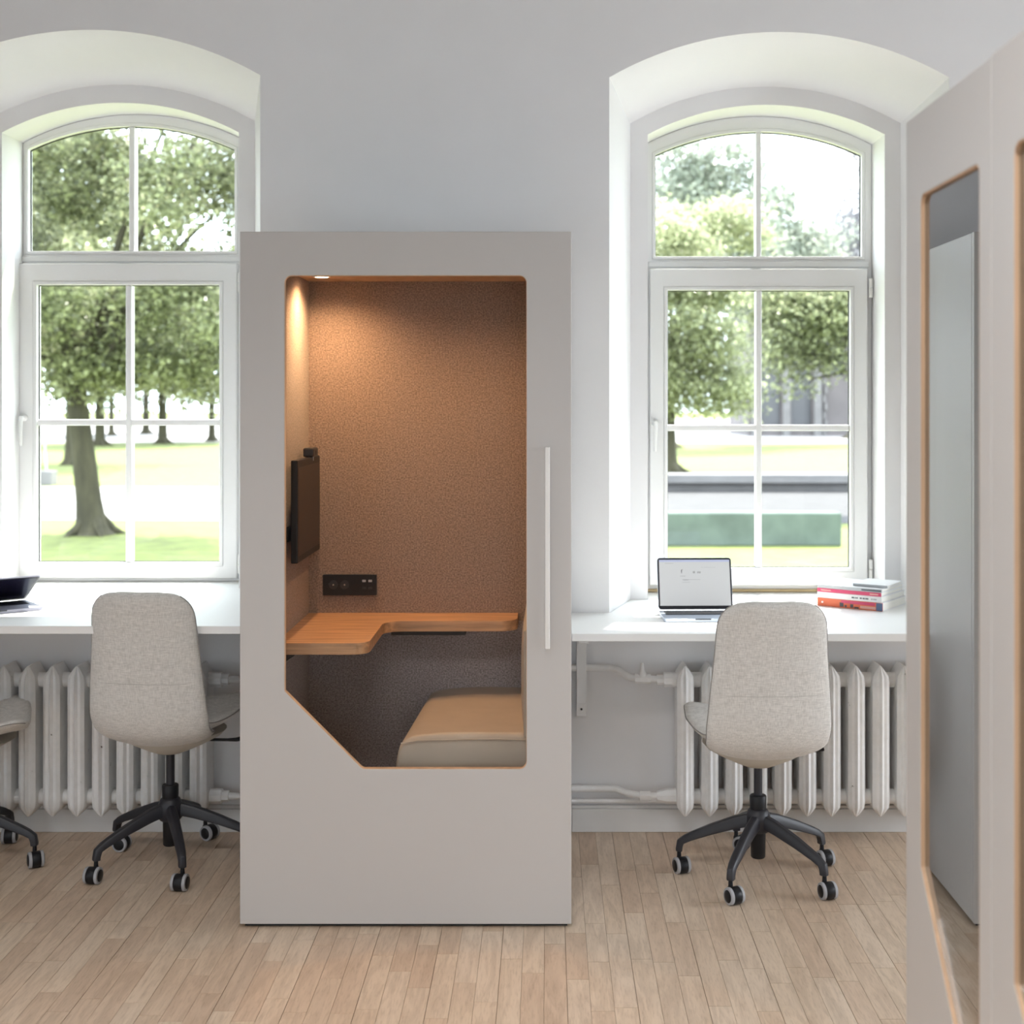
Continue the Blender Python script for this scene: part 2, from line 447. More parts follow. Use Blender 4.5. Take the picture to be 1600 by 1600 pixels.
def text(name, s, size, m, parent, mw, ext=0.0003):
    cu = bpy.data.curves.new(name, 'FONT'); cu.body = s; cu.size = size; cu.extrude = ext; cu.align_x = 'LEFT'
    t = bpy.data.objects.new('tmp', cu); C.objects.link(t)
    me = bpy.data.meshes.new_from_object(t.evaluated_get(bpy.context.evaluated_depsgraph_get()))
    bpy.data.objects.remove(t); me.materials.clear()
    o = link(name, me, m, parent); o.matrix_local = mw
    return o

# ------------------------------------------------------------------ room shell
YW, YR, YX = 4.97, 5.30, 5.72       # wall face, window ring, outer face
WX0, WX1, ZC, YB = -5.5, 5.2, 3.55, -3.5
DH = {1: 0.852, 2: 0.807, 3: 0.807}           # desk heights at the left and right window
def loops(k):
    dx, dz = {1: (-2.547, 0.008), 2: (0, 0), 3: (2.547, 0)}[k]      # 3: next window along, out of view behind the side booth
    sill = DH[k] - 0.026
    A = arch(0.2296 + dx, 1.486 + dx, sill, 2.786 + dz, 2.954 + dz)
    B = arch(0.328 + dx, 1.394 + dx, sill, 2.684 + dz, 2.828 + dz)
    Cc = arch(0.3965 + dx, 1.331 + dx, sill, 2.640 + dz, 2.757 + dz)
    E = arch(0.3965 + dx - 0.10, 1.331 + dx + 0.10, sill - 0.04, 2.640 + dz + 0.06, 2.757 + dz + 0.12)    # outer rebate
    return A, B, Cc, E
LP = {k: loops(k) for k in (1, 2, 3)}
bm = bmesh.new()
front = fill(bm, [rect(WX0, WX1, 0, ZC), LP[1][0], LP[2][0], LP[3][0]], lambda u, v: (u, YW, v))
back = fill(bm, [rect(WX0, WX1, -1.5, ZC + 0.3), LP[1][3], LP[2][3], LP[3][3]], lambda u, v: (u, YX, v))
for i, k in ((1, 1), (2, 2), (3, 3)):
    B = [bm.verts.new((u, YR, v)) for u, v in LP[k][1]]
    Cr = [bm.verts.new((u, YR, v)) for u, v in LP[k][2]]
    Cs = [bm.verts.new((u, 5.588, v)) for u, v in LP[k][2]]
    Es = [bm.verts.new((u, 5.588, v)) for u, v in LP[k][3]]
    bridge(bm, front[i], B); bridge(bm, B, Cr); bridge(bm, Cr, Cs); bridge(bm, Cs, Es); bridge(bm, Es, back[i])
wb = obj('wall_back', bm, M['wall'], smooth=35)
tag(wb, 'pale grey plaster wall with two deep arched window recesses', 'wall', kind='structure')

holes = [rect(a, b, 0.5, 2.4) for a, b in BACK_FILL]
tag(plate('wall_front', rect(WX0, WX1, 0, ZC), holes, YB - 0.3, YB, M['wall2']), 'plain grey wall behind the viewer with added openings for fill light', 'wall', kind='structure')
holes = [rect(a, b, 0.5, 2.4) for a, b in SIDE_FILL]
tag(plate('wall_right', rect(YB, YW, 0, ZC), holes, WX1, WX1 + 0.3, M['wall2'], plane='yz'), 'plain grey side wall right of the booths', 'wall', kind='structure')
holes = [rect(a, b, 0.5, 2.4) for a, b in LEFT_FILL]
tag(plate('wall_left', rect(YB, YW, 0, ZC), holes, WX0 - 0.3, WX0, M['wall2'], plane='yz'), 'plain grey side wall far left', 'wall', kind='structure')
tag(boxo('ceiling', WX0, WX1, YB, YW, ZC, ZC + 0.2, M['ceil']), 'plain grey ceiling high above the arches', 'ceiling', kind='structure')

for i_, (x_, y_, p_) in enumerate(CEIL_FILL):  # housings for the added fill lamps, out of view
    t = empty('ceiling_fill_lamp', (x_, y_, ZC)); tag(t, 'added flat white ceiling fill lamp ' + ('in front of the middle booth' if i_ == 0 else 'above the left chairs'), 'lamp', 'added ceiling fill lamps')
    rel(t, boxo('housing', x_ - 0.62, x_ + 0.62, y_ - 0.32, y_ + 0.32, ZC - 0.05, ZC, M['frame'], bevel=0.004))
    rel(t, boxo('diffuser', x_ - 0.59, x_ + 0.59, y_ - 0.29, y_ + 0.29, ZC - 0.056, ZC - 0.05, emit('fill_lamp_diffuser', (1.0, 0.97, 0.94), 1.5)))

# floor: oak staves, three strips to a board
fl = boxo('floor', WX0, WX1, YB, YW, -0.12, -0.0045, M['gap'])
tag(fl, 'pale oak parquet floor laid in narrow staves towards the windows', 'floor', kind='structure')
bm = bmesh.new()
ch = 0.012
v0 = [bm.verts.new(p) for p in ((-.5, -.5, -.004), (.5, -.5, -.004), (.5, .5, -.004), (-.5, .5, -.004))]
v1 = [bm.verts.new(p) for p in ((-.5, -.5, -.0004), (.5, -.5, -.0004), (.5, .5, -.0004), (-.5, .5, -.0004))]
v2 = [bm.verts.new(p) for p in ((-.5 + ch, -.5 + ch / 5, 0), (.5 - ch, -.5 + ch / 5, 0), (.5 - ch, .5 - ch / 5, 0), (-.5 + ch, .5 - ch / 5, 0))]
bridge(bm, v0, v1); bridge(bm, v1, v2); bm.faces.new(v2)
bmesh.ops.recalc_face_normals(bm, faces=bm.faces[:])
stave_me = bpy.data.meshes.new('stave'); bm.to_mesh(stave_me); bm.free(); stave_me.materials.append(M['floor'])
SW = 0.0617
rest_v, rest_f = [], []
nst = 0
x = WX0; col_i = 0
staves = []
while x < WX1 - 0.001:
    x1 = min(x + SW, WX1)
    y = YB; first = True
    while y < YW - 0.001:
        L_ = random.uniform(0.26, 0.56) * (random.random() * 0.7 + 0.3 if first else 1); first = False
        y1 = min(y + L_, YW)
        if YW - y1 < 0.1: y1 = YW
        g = 0.0011 if col_i % 3 == 0 else 0.0004
        staves.append((x + g, x1 - 0.0004, y + 0.0005, y1 - 0.0005))
        y = y1
    x = x1; col_i += 1
for (a, b, c, d) in staves:
    cx = (a + b) / 2
    vis = d > 3.40 and (-0.407 * d - 0.05) < cx < (0.355 * d + 0.05)
    if vis and not (-0.90 < cx < 0.04 and c > 4.1):
        o = bpy.data.objects.new('stave', stave_me); C.objects.link(o)
        o.location = (cx, (c + d) / 2, 0); o.scale = (b - a, d - c, 1); o.parent = fl
        nst += 1
    else:
        i = len(rest_v)
        rest_v += [(a, c, 0), (b, c, 0), (b, d, 0), (a, d, 0)]; rest_f.append((i, i + 1, i + 2, i + 3))
print('staves', nst, len(staves))
me = bpy.data.meshes.new('stave_field'); me.from_pydata(rest_v, [], rest_f)
o = link('stave_field', me, M['floor'], fl); o['kind'] = 'stuff'

# baseboard along the window wall, in two runs either side of the booth
for nm, a, b, lb in (('baseboard_left', WX0, -0.95, 'white painted baseboard below the left radiator'), ('baseboard_right', 0.09, WX1, 'white painted baseboard below the right radiator')):
    bm = bmesh.new(); box(bm, a, b, YW - 0.018, YW, 0, 0.085); box(bm, a, b, YW - 0.012, YW, 0.085, 0.098)
    tag(obj(nm, bm, M['trim'], bevel=0.003), lb, 'baseboard', kind='structure')
# painted batten on the wall under each desk
for nm, a, b, z, lb in (('trim_1', -2.6, -0.95, DH[1] - 0.026, 'white painted batten on the wall under the left desk'), ('trim_2', 0.17, 2.2, DH[2] - 0.026, 'white painted batten on the wall under the right desk')):
    tag(boxo(nm, a, b, YW - 0.022, YW, z - 0.055, z - 0.002, M['trim'], bevel=0.003), lb, 'trim', kind='structure')

# ------------------------------------------------------------------ windows
def window(k):
    dx, dz = (0.0, 0.0) if k == 2 else (-2.570, 0.022)
    dxr = 0.0 if k == 2 else -2.547
    z0 = DH[k] + 0.002
    root = empty('window_%d' % k, (0.864 + dx, 5.52, z0))
    tag(root, 'tall white arched window with park trees behind, ' + ('beside the laptop and books' if k == 2 else 'behind the chair left of the booth'), 'window', kind='structure')
    P = lambda o: rel(root, o)
    Y = 5.51
    e = 0.001
    outer = arch(0.3965 + dxr + e, 1.331 + dxr - e, z0, 2.640 + (0.008 if k == 1 else 0) - e, 2.757 + (0.008 if k == 1 else 0) - e)
    gx0, gx1, gz0, gzs, gza = 0.4436 + dx, 1.2887 + dx, 2.181 + dz, 2.598 + dz, 2.693 + dz
    up = arch(gx0 - 0.012, gx1 + 0.012, gz0 - 0.012, gzs + 0.008, gza + 0.012)
    lx0, lx1, lz0, lz1 = 0.432 + dx, 1.292 + dx, 0.855 + dz, 2.112 + dz
    P(plate('frame', outer, [up, rect(lx0, lx1, lz0, lz1)], Y, Y + 0.075, M['frame'], bevel=0.003))
    # raised outer step of the frame
    P(boxo('frame_rail', gx0 - 0.03, gx1 + 0.03, Y - 0.008, Y, 2.137 + dz, 2.160 + dz, M['frame'], bevel=0.003))
    # upper light
    inner = arch(gx0, gx1, gz0, gzs, gza)
    P(ring('glazing_bead', up, inner, Y - 0.004, Y + 0.03, M['frame'], bevel=0.002))
    gas = arch(gx0 + 0.003, gx1 - 0.003, gz0 + 0.003, gzs - 0.002, gza - 0.003)
    P(ring('gasket', inner, gas, Y + 0.021, Y + 0.03, M['gasket']))
    mxx = 0.8665 + dx
    P(boxo('mullion', mxx - 0.0115, mxx + 0.0115, Y + 0.0, Y + 0.05, gz0 + 0.001, gza - 0.001, M['frame'], bevel=0.004))
    n = 28
    def clip(lp, lo, hi):
        out = []
        N = len(lp)
        for i in range(N):
            a, b = lp[i], lp[(i + 1) % N]
            for (p, q) in ((a, b),):
                ins = lambda s: lo <= s[0] <= hi
                if ins(p): out.append(p)
                for lim in (lo, hi):
                    if (p[0] - lim) * (q[0] - lim) < 0:
                        t = (lim - p[0]) / (q[0] - p[0]); c = (lim, p[1] + t * (q[1] - p[1]))
                        if lo - 1e-9 <= c[0] <= hi + 1e-9: out.append(c)
        return out
    P(prism('pane', clip(inner, -99, mxx), Y + 0.026, Y + 0.029, M['pane']))
    P(prism('pane', clip(inner, mxx, 99), Y + 0.026, Y + 0.029, M['pane']))
    # opening sash, proud of the frame
    sx0, sx1, sz0, sz1 = 0.4185 + dx, 1.3055 + dx, 0.838 + dz, 2.128 + dz
    if k == 1: sz0 = max(sz0, z0 + 0.012)
    else: sz0 = max(sz0, z0 + 0.02)
    hx0, hx1, hz0, hz1 = 0.4905 + dx, 1.2345 + dx, 0.909 + dz, 2.040 + dz
    YS = 5.475
    sash = P(ring('sash', rect(sx0, sx1, sz0, sz1), rect(hx0 - 0.014, hx1 + 0.014, hz0 - 0.014, hz1 + 0.014), YS, Y + 0.05, M['frame'], bevel=0.004))
    S = lambda o: rel2(sash, root, o)
    def rel2(p, r, o):
        o.parent = p
        o.matrix_parent_inverse = Matrix.LocRotScale(r.location, r.rotation_euler, None).inverted() @ Matrix.LocRotScale(r.location, r.rotation_euler, None)
        return o
    S(ring('glazing_bead', rect(hx0 - 0.014, hx1 + 0.014, hz0 - 0.014, hz1 + 0.014), rect(hx0, hx1, hz0, hz1), YS - 0.003, YS + 0.03, M['frame'], bevel=0.003))
    S(ring('gasket', rect(hx0, hx1, hz0, hz1), rect(hx0 + 0.003, hx1 - 0.003, hz0 + 0.003, hz1 - 0.003), YS + 0.022, YS + 0.03, M['gasket']))
    vx, hz = 0.863 + dx, 1.479 + dz
    S(boxo('muntin', vx - 0.012, vx + 0.012, YS + 0.004, YS + 0.05, hz0 + 0.001, hz1 - 0.001, M['frame'], bevel=0.004))
    S(boxo('muntin', hx0 + 0.001, hx1 - 0.001, YS + 0.006, YS + 0.048, hz - 0.0125, hz + 0.0125, M['frame'], bevel=0.004))
    for a, b in ((hx0, vx - 0.012), (vx + 0.012, hx1)):
        for c, d in ((hz0, hz - 0.0125), (hz + 0.0125, hz1)):
            S(boxo('pane', a + 0.0005, b - 0.0005, YS + 0.026, YS + 0.029, c + 0.0005, d - 0.0005, M['pane']))
    # lever handle on the left stile
    hxp, hzp = (0.4185 + dx + 0.021), 1.500 + dz
    bm = bmesh.new()
    lathe(bm, [(0.0145, 0), (0.0145, 0.006), (0.011, 0.012), (0.008, 0.03), (0.008, 0.034)], 20, Matrix.Translation((hxp, YS, hzp)) @ Matrix.Rotation(R(90), 4, 'X'))
    tube(bm, [(hxp, YS - 0.030, hzp + 0.004), (hxp, YS - 0.034, hzp - 0.012), (hxp - 0.002, YS - 0.032, hzp - 0.06), (hxp - 0.003, YS - 0.030, hzp - 0.115)], [0.0085, 0.008, 0.007, 0.0065], 12)
    S(obj('handle', bm, M['frame'], smooth=50))
    # hinges on the right stile
    for zz in (2.05 + dz, 0.905 + dz):
        bm = bmesh.new()
        for q in range(2):
            lathe(bm, [(0.0065, 0), (0.0075, 0.002), (0.0075, 0.036), (0.0065, 0.038)], 14, Matrix.Translation((sx1 + 0.012, YS - 0.004, zz - 0.04 + 0.040 * q)))
        S(obj('hinge', bm, M['handle'], smooth=40))
    # sill strip under the frame, bare wood where the paint has worn off
    P(boxo('sill_strip', 0.3965 + dxr + e, 1.331 + dxr - e, Y - 0.02, Y - 0.0005, z0, z0 + 0.010, M['sillwood'] if k == 2 else M['frame']))
    return root
window(1); window(2)

# ------------------------------------------------------------------ white desks in the recesses
def desk(k):
    dx = 0 if k == 2 else -2.547
    h = DH[k]; t = 0.026
    A, B, Cc, _ = LP[k]
    yf = 4.52 if k == 2 else 4.405
    xl, xr = (0.083, 2.25) if k == 2 else (-3.4, -0.937)
    e = 0.0015
    a0, a1, b0, b1, c0, c1 = A[0][0] + e, A[1][0] - e, B[0][0] + e, B[1][0] - e, Cc[0][0] + e, Cc[1][0] - e
    out = [(xl, yf), (xr, yf), (xr, YW - 0.001), (a1, YW - 0.001), (b1, YR - e), (c1, YR - e), (c1, 5.58), (c0, 5.58), (c0, YR - e), (b0, YR - e), (a0, YW - 0.001), (xl, YW - 0.001)]
    root = empty('window_desk', ((xl + xr) / 2, 4.75, h))
    tag(root, 'white window desk carrying ' + ('the silver laptop and the stack of books' if k == 2 else 'the half-closed dark laptop, left of the booth'), 'desk', 'white desks under the arched windows')
    rel(root, plate('desk_top', out, [], h - t, h, M['desk'], plane='xy', bevel=0.002))
    # wall bracket
    bx = 0.107 if k == 2 else -2.95
    bm = bmesh.new()
    box(bm, bx, bx + 0.036, YW - 0.05, YW - 0.022, h - t - 0.30, h - t)
    box(bm, bx, bx + 0.036, yf + 0.12, YW - 0.05, h - t - 0.03, h - t)
    br = rel(root, obj('bracket', bm, M['trim'], bevel=0.002))
    bm = bmesh.new(); box(bm, bx, bx + 0.036, YW - 0.026, YW - 0.001, h - t - 0.352, h - t - 0.295)
    rel(root, obj('bracket_foot', bm, M['frame'], bevel=0.002))
    bm = bmesh.new(); lathe(bm, [(0.004, 0), (0.004, 0.004), (0.003, 0.005)], 12, Matrix.Translation((bx + 0.019, YW - 0.026, h - t - 0.325)) @ Matrix.Rotation(R(90), 4, 'X'))
    rel(root, obj('screw', bm, M['black']))
    return root
desk(1); desk(2)

# ------------------------------------------------------------------ radiators
def section_mesh(p):
    bm = bmesh.new()
    z0, z1 = 0.094, 0.634
    prof = [(z0, 0.004), (z0 + 0.012, 0.014), (z0 + 0.034, 0.0285), (z0 + 0.06, 0.0305), (0.364, 0.0300), (z1 - 0.06, 0.0300), (z1 - 0.034, 0.027), (z1 - 0.012, 0.013), (z1, 0.004)]
    Ls = []
    for z, hw in prof:
        k = hw / 0.03
        pts = [(-hw, -0.012 * k), (-hw * 0.62, -0.022 * k), (-hw * 0.30, -0.021 * k), (0, -0.031 * k), (hw * 0.30, -0.021 * k), (hw * 0.62, -0.022 * k), (hw, -0.012 * k),
               (hw, 0.03), (hw, 0.092), (hw * 0.5, 0.105), (-hw * 0.5, 0.105), (-hw, 0.092), (-hw, 0.03)]
        Ls.append([bm.verts.new((x_, y_, z)) for x_, y_ in pts])
    for a, b in zip(Ls, Ls[1:]): bridge(bm, a, b)
    bm.faces.new(Ls[0][::-1]); bm.faces.new(Ls[-1])
    for zc in (0.155, 0.578):
        tube(bm, [(-p / 2, 0.04, zc), (-0.03, 0.04, zc), (0.03, 0.04, zc), (p / 2, 0.04, zc)], [0.027, 0.027, 0.027, 0.027], 16)
        tube(bm, [(-0.006, 0.04, zc), (0.006, 0.04, zc)], [0.037, 0.037], 16)
        box(bm, -0.022, 0.022, -0.004, 0.09, zc - 0.03, zc + 0.03)
    bmesh.ops.recalc_face_normals(bm, faces=bm.faces[:])
    me = bpy.data.meshes.new('radiator_section'); bm.to_mesh(me); bm.free(); me.materials.append(M['rad'])
    me.polygons.foreach_set('use_smooth', [True] * len(me.polygons)); me.set_sharp_from_angle(angle=R(38))
    return me
pitch = 0.0878
sec = section_mesh(pitch)
YRAD = 4.84
def radiator(k):
    if k == 2: xs = [0.497 + pitch * i for i in range(12)]
    else: xs = [-1.254 - pitch * i for i in range(13)]
    root = empty('radiator', (sum(xs) / len(xs), YRAD, 0))
    tag(root, 'white painted cast-iron radiator with chipped ribs, under the ' + ('laptop desk right of the booth' if k == 2 else 'desk left of the booth'), 'radiator', 'cast-iron radiators under the window desks')
    for x_ in xs:
        o = bpy.data.objects.new('radiator_section', sec); C.objects.link(o); rel(root, o)
        o.location = (x_, YRAD, 0)
    yp = YRAD + 0.04
    if k == 2:
        xe = 0.497 - pitch / 2
        up = [(0.085, 4.935, 0.610), (0.235, 4.935, 0.610), (0.262, 4.92, 0.603), (0.30, 4.89, 0.584), (0.34, yp, 0.580), (xe, yp, 0.578)]
        lo = [(0.085, 4.935, 0.167), (0.25, 4.935, 0.167), (0.30, 4.90, 0.158), (0.35, yp, 0.155), (xe, yp, 0.155)]
        rel(root, tubeo('supply_pipe', up, 0.0125, M['rad'], n=12)); rel(root, tubeo('return_pipe', lo, 0.0125, M['rad'], n=12))
        rel(root, tubeo('return_pipe_run', [(0.085, 4.945, 0.118), (0.62, 4.945, 0.118)], 0.008, M['rad'], n=10))
        bm = bmesh.new()
        tube(bm, [(0.318, yp, 0.582), (0.375, yp, 0.580)], 0.018, 8)
        lathe(bm, [(0.017, 0), (0.015, 0.012), (0.008, 0.022), (0.005, 0.048), (0.003, 0.05)], 12, Matrix.Translation((0.345, yp, 0.588)))
        rel(root, obj('valve', bm, M['rad'], smooth=40))
        bm = bmesh.new()
        tube(bm, [(xe - 0.055, yp, 0.578), (xe - 0.03, yp, 0.578), (xe - 0.03, yp, 0.578), (xe + 0.03, yp, 0.578)], [0.018, 0.018, 0.027, 0.027], 8)
        rel(root, obj('coupling', bm, M['rad'], smooth=35)); bm = bmesh.new()
        tube(bm, [(0.335, yp, 0.156), (0.375, yp, 0.156)], 0.018, 6)
        rel(root, obj('coupling', bm, M['rad'], smooth=35)); bm = bmesh.new()
        tube(bm, [(xe - 0.055, yp, 0.155), (xe - 0.02, yp, 0.155), (xe + 0.03, yp, 0.155)], [0.018, 0.028, 0.028], 8)
        rel(root, obj('coupling', bm, M['rad'], smooth=35))
    else:
        xe = -1.254 + pitch / 2
        for z, nm in ((0.578, 'supply_pipe'), (0.155, 'return_pipe')):
            rel(root, tubeo(nm, [(xe, yp, z), (-0.94, yp, z)], 0.0125, M['rad'], n=12))
            bm = bmesh.new(); tube(bm, [(xe - 0.02, yp, z), (xe + 0.03, yp, z), (xe + 0.03, yp, z), (xe + 0.055, yp, z)], [0.028, 0.028, 0.02, 0.02], 8)
            rel(root, obj('coupling', bm, M['rad'], smooth=35))
    # wall hooks carry the radiator
    for x_ in (xs[1] + pitch / 2, xs[-2] + pitch / 2):
        rel(root, boxo('wall_hook', x_ - 0.008, x_ + 0.008, YRAD + 0.02, YW - 0.0005, 0.535, 0.551, M['rad']))
    return root
radiator(1); radiator(2)

# ------------------------------------------------------------------ the phone booth in the middle
BX0, BX1, BY0, BY1, BZ = -0.927, 0.073, 4.054, 4.93, 2.101
opening = [(-0.793, 0.714), (-0.558, 0.479), (-0.062, 0.479), (-0.062, 1.969), (-0.793, 1.969)]
def offset(pts, d):
    N = len(pts); out = []
    for i in range(N):
        p, a, b = Vector(pts[i]), Vector(pts[i - 1]), Vector(pts[(i + 1) % N])
        e1, e2 = (p - a).normalized(), (b - p).normalized()
        n1, n2 = Vector((-e1.y, e1.x)), Vector((-e2.y, e2.x))
        m_ = (n1 + n2).normalized(); out.append(tuple(p + m_ * (d / max(0.2, m_.dot(n1)))))
    return out
def booth():
    root = empty('phone_booth', (-0.427, 4.49, 0))
    tag(root, 'light grey office phone booth with felt interior, desk and seat seen through its glass door', 'phone booth')
    P = lambda o: rel(root, o)
    yb = 4.076
    IX0, IX1, IY1, IZ1 = -0.857, 0.003, 4.832, 2.019
    zf = 0.012
    P(boxo('side_panel', BX0, IX0 - 0.012, yb + 0.002, BY1, zf, BZ, M['booth'], bevel=0.003))
    P(boxo('side_panel', IX1 + 0.012, BX1, yb + 0.002, BY1, zf, BZ, M['booth'], bevel=0.003))
    P(boxo('back_panel', IX0 - 0.012, IX1 + 0.012, IY1 + 0.012, BY1, zf, BZ, M['booth'], bevel=0.002))
    P(boxo('top_panel', IX0 - 0.012, IX1 + 0.012, yb + 0.002, IY1 + 0.012, IZ1 + 0.012, BZ, M['booth']))
    P(boxo('base_panel', IX0 - 0.012, IX1 + 0.012, yb + 0.002, IY1 + 0.012, zf, 0.09, M['felt_low']))
    P(boxo('plinth', BX0 + 0.012, BX1 - 0.012, BY0 + 0.02, BY1 - 0.03, 0.0, zf, M['booth_in']))
    P(boxo('ceiling_panel', IX0, IX1, yb + 0.002, IY1, IZ1, IZ1 + 0.012, M['ply']))
    # felt lining, browner above the desk and greyer below it
    zd = 0.80
    for nm, za, zb, mm in (('felt_panel', zd, IZ1, M['felt']), ('lower_felt_panel', 0.09, zd, M['felt_low'])):
        P(boxo(nm, IX0, IX1, IY1, IY1 + 0.012, za, zb, mm))
        P(boxo(nm, IX0 - 0.012, IX0, yb + 0.002, IY1 + 0.012, za, zb, mm))
        P(boxo(nm, IX1, IX1 + 0.012, yb + 0.002, IY1 + 0.012, za, zb, mm))
    # door with the angled window
    hole = rounded(opening, [0.006, 0.022, 0.022, 0.022, 0.022])
    door = P(plate('door', rect(BX0, BX1, zf, BZ), [hole], BY0, yb, M['booth'], bevel=0.0018))
    D = lambda o: relD(o)
    def relD(o): o.parent = door; return o
    inn = rounded(offset(opening, 0.0012), [0.005, 0.0208, 0.0208, 0.0208, 0.0208])
    D(ring('edging', hole, inn, BY0 + 0.003, yb, M['ply']))
    D(prism('glass_pane', inn, BY0 + 0.016, BY0 + 0.024, M['boothglass']))
    hx = -0.001
    bm = bmesh.new()
    box(bm, hx - 0.006, hx + 0.009, BY0 - 0.040, BY0 - 0.020, 0.848, 1.453)
    for zz in (0.858, 1.437):
        box(bm, hx - 0.005, hx + 0.005, BY0 - 0.022, BY0, zz, zz + 0.012)
    D(obj('handle', bm, M['handle'], bevel=0.003))
    # L-shaped oak desk
    z1 = 0.828
    e = 0.001
    L_ = [(IX0 + e, 4.225), (-0.563, 4.225), (-0.563, 4.652), (-0.104, 4.652), (-0.104, IY1 - e), (IX0 + e, IY1 - e)]
    P(plate('desk_shelf', rounded(L_, [0, 0.055, 0.07, 0.06, 0, 0], 10), [], z1 - 0.036, z1, M['desk_wood'], plane='xy', bevel=0.004))
    bm = bmesh.new()
    bmx = [(IX0, 4.30), (IX0, 4.50)]
    v = [bm.verts.new((IX0 + x_, y_, z_)) for y_ in (4.30, 4.34) for x_, z_ in ((0.001, z1 - 0.040), (0.06, z1 - 0.040), (0.05, z1 - 0.052), (0.001, z1 - 0.085))]
    bridge(bm, v[:4], v[4:]); bm.faces.new(v[:4]); bm.faces.new(v[4:])
    P(obj('desk_bracket', bm, M['black']))
    P(boxo('cable_tray', -0.545, -0.285, 4.69, 4.80, z1 - 0.056, z1 - 0.0405, M['black'], bevel=0.002))
    P(boxo('wall_clip', IX0, IX0 + 0.012, 4.300, 4.330, z1 + 0.012, z1 + 0.045, M['black'], bevel=0.002))
    # socket plate on the back wall
    sp = P(plate('socket_plate', rounded(rect(-0.805, -0.612, 0.892, 0.966), 0.003, 3), [], IY1 - 0.010, IY1, M['black'], bevel=0.0015))
    for cx in (-0.767, -0.727):
        bm = bmesh.new(); lathe(bm, [(0.0165, 0), (0.0165, 0.0015), (0.0145, 0.0015), (0.014, 0.0005)], 24, Matrix.Translation((cx, IY1 - 0.010, 0.930)) @ Matrix.Rotation(R(90), 4, 'X'))
        s_ = obj('socket', bm, M['blacksoft']); s_.parent = sp
        bm = bmesh.new(); lathe(bm, [(0.0028, 0), (0.0028, 0.003)], 10, Matrix.Translation((cx, IY1 - 0.010, 0.930)) @ Matrix.Rotation(R(90), 4, 'X'))
        s_ = obj('earth_pin', bm, M['brass']); s_.parent = sp
    for cx in (-0.657, -0.635):
        for zz in (0.944, 0.918):
            s_ = boxo('port', cx - 0.0065, cx + 0.0065, IY1 - 0.0125, IY1 - 0.010, zz - 0.004, zz + 0.004, M['steel'] if zz > 0.93 else M['blacksoft'], bevel=0.0006); s_.parent = sp
    # upholstered seat and backrest on the right
    def cushion(nm, x0, x1, y0, y1, z0, z1_, r, crown, axis='z', mm=M['leather'], nx=14):
        bm = bmesh.new(); box(bm, x0, x1, y0, y1, z0, z1_)
        bmesh.ops.subdivide_edges(bm, edges=bm.edges[:], cuts=nx, use_grid_fill=True)
        cx, cy, cz = (x0 + x1) / 2, (y0 + y1) / 2, (z0 + z1_) / 2
        for q in bm.verts:
            u, v_, w_ = (q.co.x - cx) / (x1 - x0) * 2, (q.co.y - cy) / (y1 - y0) * 2, (q.co.z - cz) / (z1_ - z0) * 2
            if axis == 'z':
                q.co.z += crown * max(0, w_) * (1 - u ** 4) * (1 - v_ ** 4)
                if w_ > 0.9: q.co.x += 0
            else:
                q.co.x -= crown * max(0, -u) * (1 - w_ ** 4) * (1 - v_ ** 4)
        o_ = obj(nm, bm, mm, smooth=60)
        b_ = o_.modifiers.new('bevel', 'BEVEL'); b_.width = r; b_.segments = 5; b_.limit_method = 'ANGLE'; b_.angle_limit = R(50)
        return o_
    sx0 = -0.468
    # seat: trapezoid side towards the knees, loft by hand
    bm = bmesh.new()
    rows = []
    sec_pts = []
    y0, y1 = 4.150, IY1 - 0.004
    zs = 0.548
    prof = [(-0.474, 0.12), (-0.474, 0.40), (-0.470, 0.47), (-0.461, 0.515), (-0.445, 0.540), (-0.415, 0.552), (-0.34, 0.560), (-0.2, 0.563), (-0.09, 0.560), (IX1 - 0.002, 0.556)]
    fr = [(0.0, 0.0), (0.0, 0.60), (0.004, 0.86), (0.016, 0.965), (0.034, 1.0), (0.10, 1.0), (0.3, 1.0), (0.6, 1.0), (0.9, 1.0), (1.0, 1.0)]
    n = len(fr)
    for ty, k in fr:
        yy = y0 + (y1 - y0) * ty
        rw = []
        for i, (px_, pz) in enumerate(prof):
            rw.append(bm.verts.new((px_ + (0.03 * ty if i < 7 else 0) * (1 if px_ < -0.3 else 0), yy, 0.12 + (pz - 0.12) * k)))
        rows.append(rw)
    for a, b in zip(rows, rows[1:]):
        for i in range(len(prof) - 1): bm.faces.new((a[i], a[i + 1], b[i + 1], b[i]))
    bmesh.ops.subdivide_edges(bm, edges=bm.edges[:], cuts=1, use_grid_fill=True)
    seat = obj('seat', bm, M['leather'], smooth=170)
    ss = seat.modifiers.new('sub', 'SUBSURF'); ss.levels = 1; ss.render_levels = 2
    P(seat)
    s_ = tubeo('seam', [(-0.452, y0 + 0.001, 0.532), (-0.40, y0 + 0.003, 0.541), (-0.2, y0 + 0.004, 0.545), (IX1 - 0.004, y0 + 0.004, 0.542)], 0.0022, M['leather'], n=6)
    s_.parent = seat
    P(boxo('seat_base', -0.44, IX1 - 0.002, 4.22, IY1 - 0.004, 0.09, 0.125, M['felt_low']))
    P(cushion('backrest', -0.072, IX1 - 0.001, 4.13, IY1 - 0.004, 0.555, 0.885, 0.025, 0.012, 'x'))
    # visible downlight, then one added out of view to even the warm light
    bm = bmesh.new(); lathe(bm, [(0.030, 0), (0.030, -0.003), (0.024, -0.004), (0.024, -0.001)], 28, Matrix.Translation((-0.776, 4.625, IZ1)))
    dl = P(obj('downlight', bm, M['handle'], smooth=40))
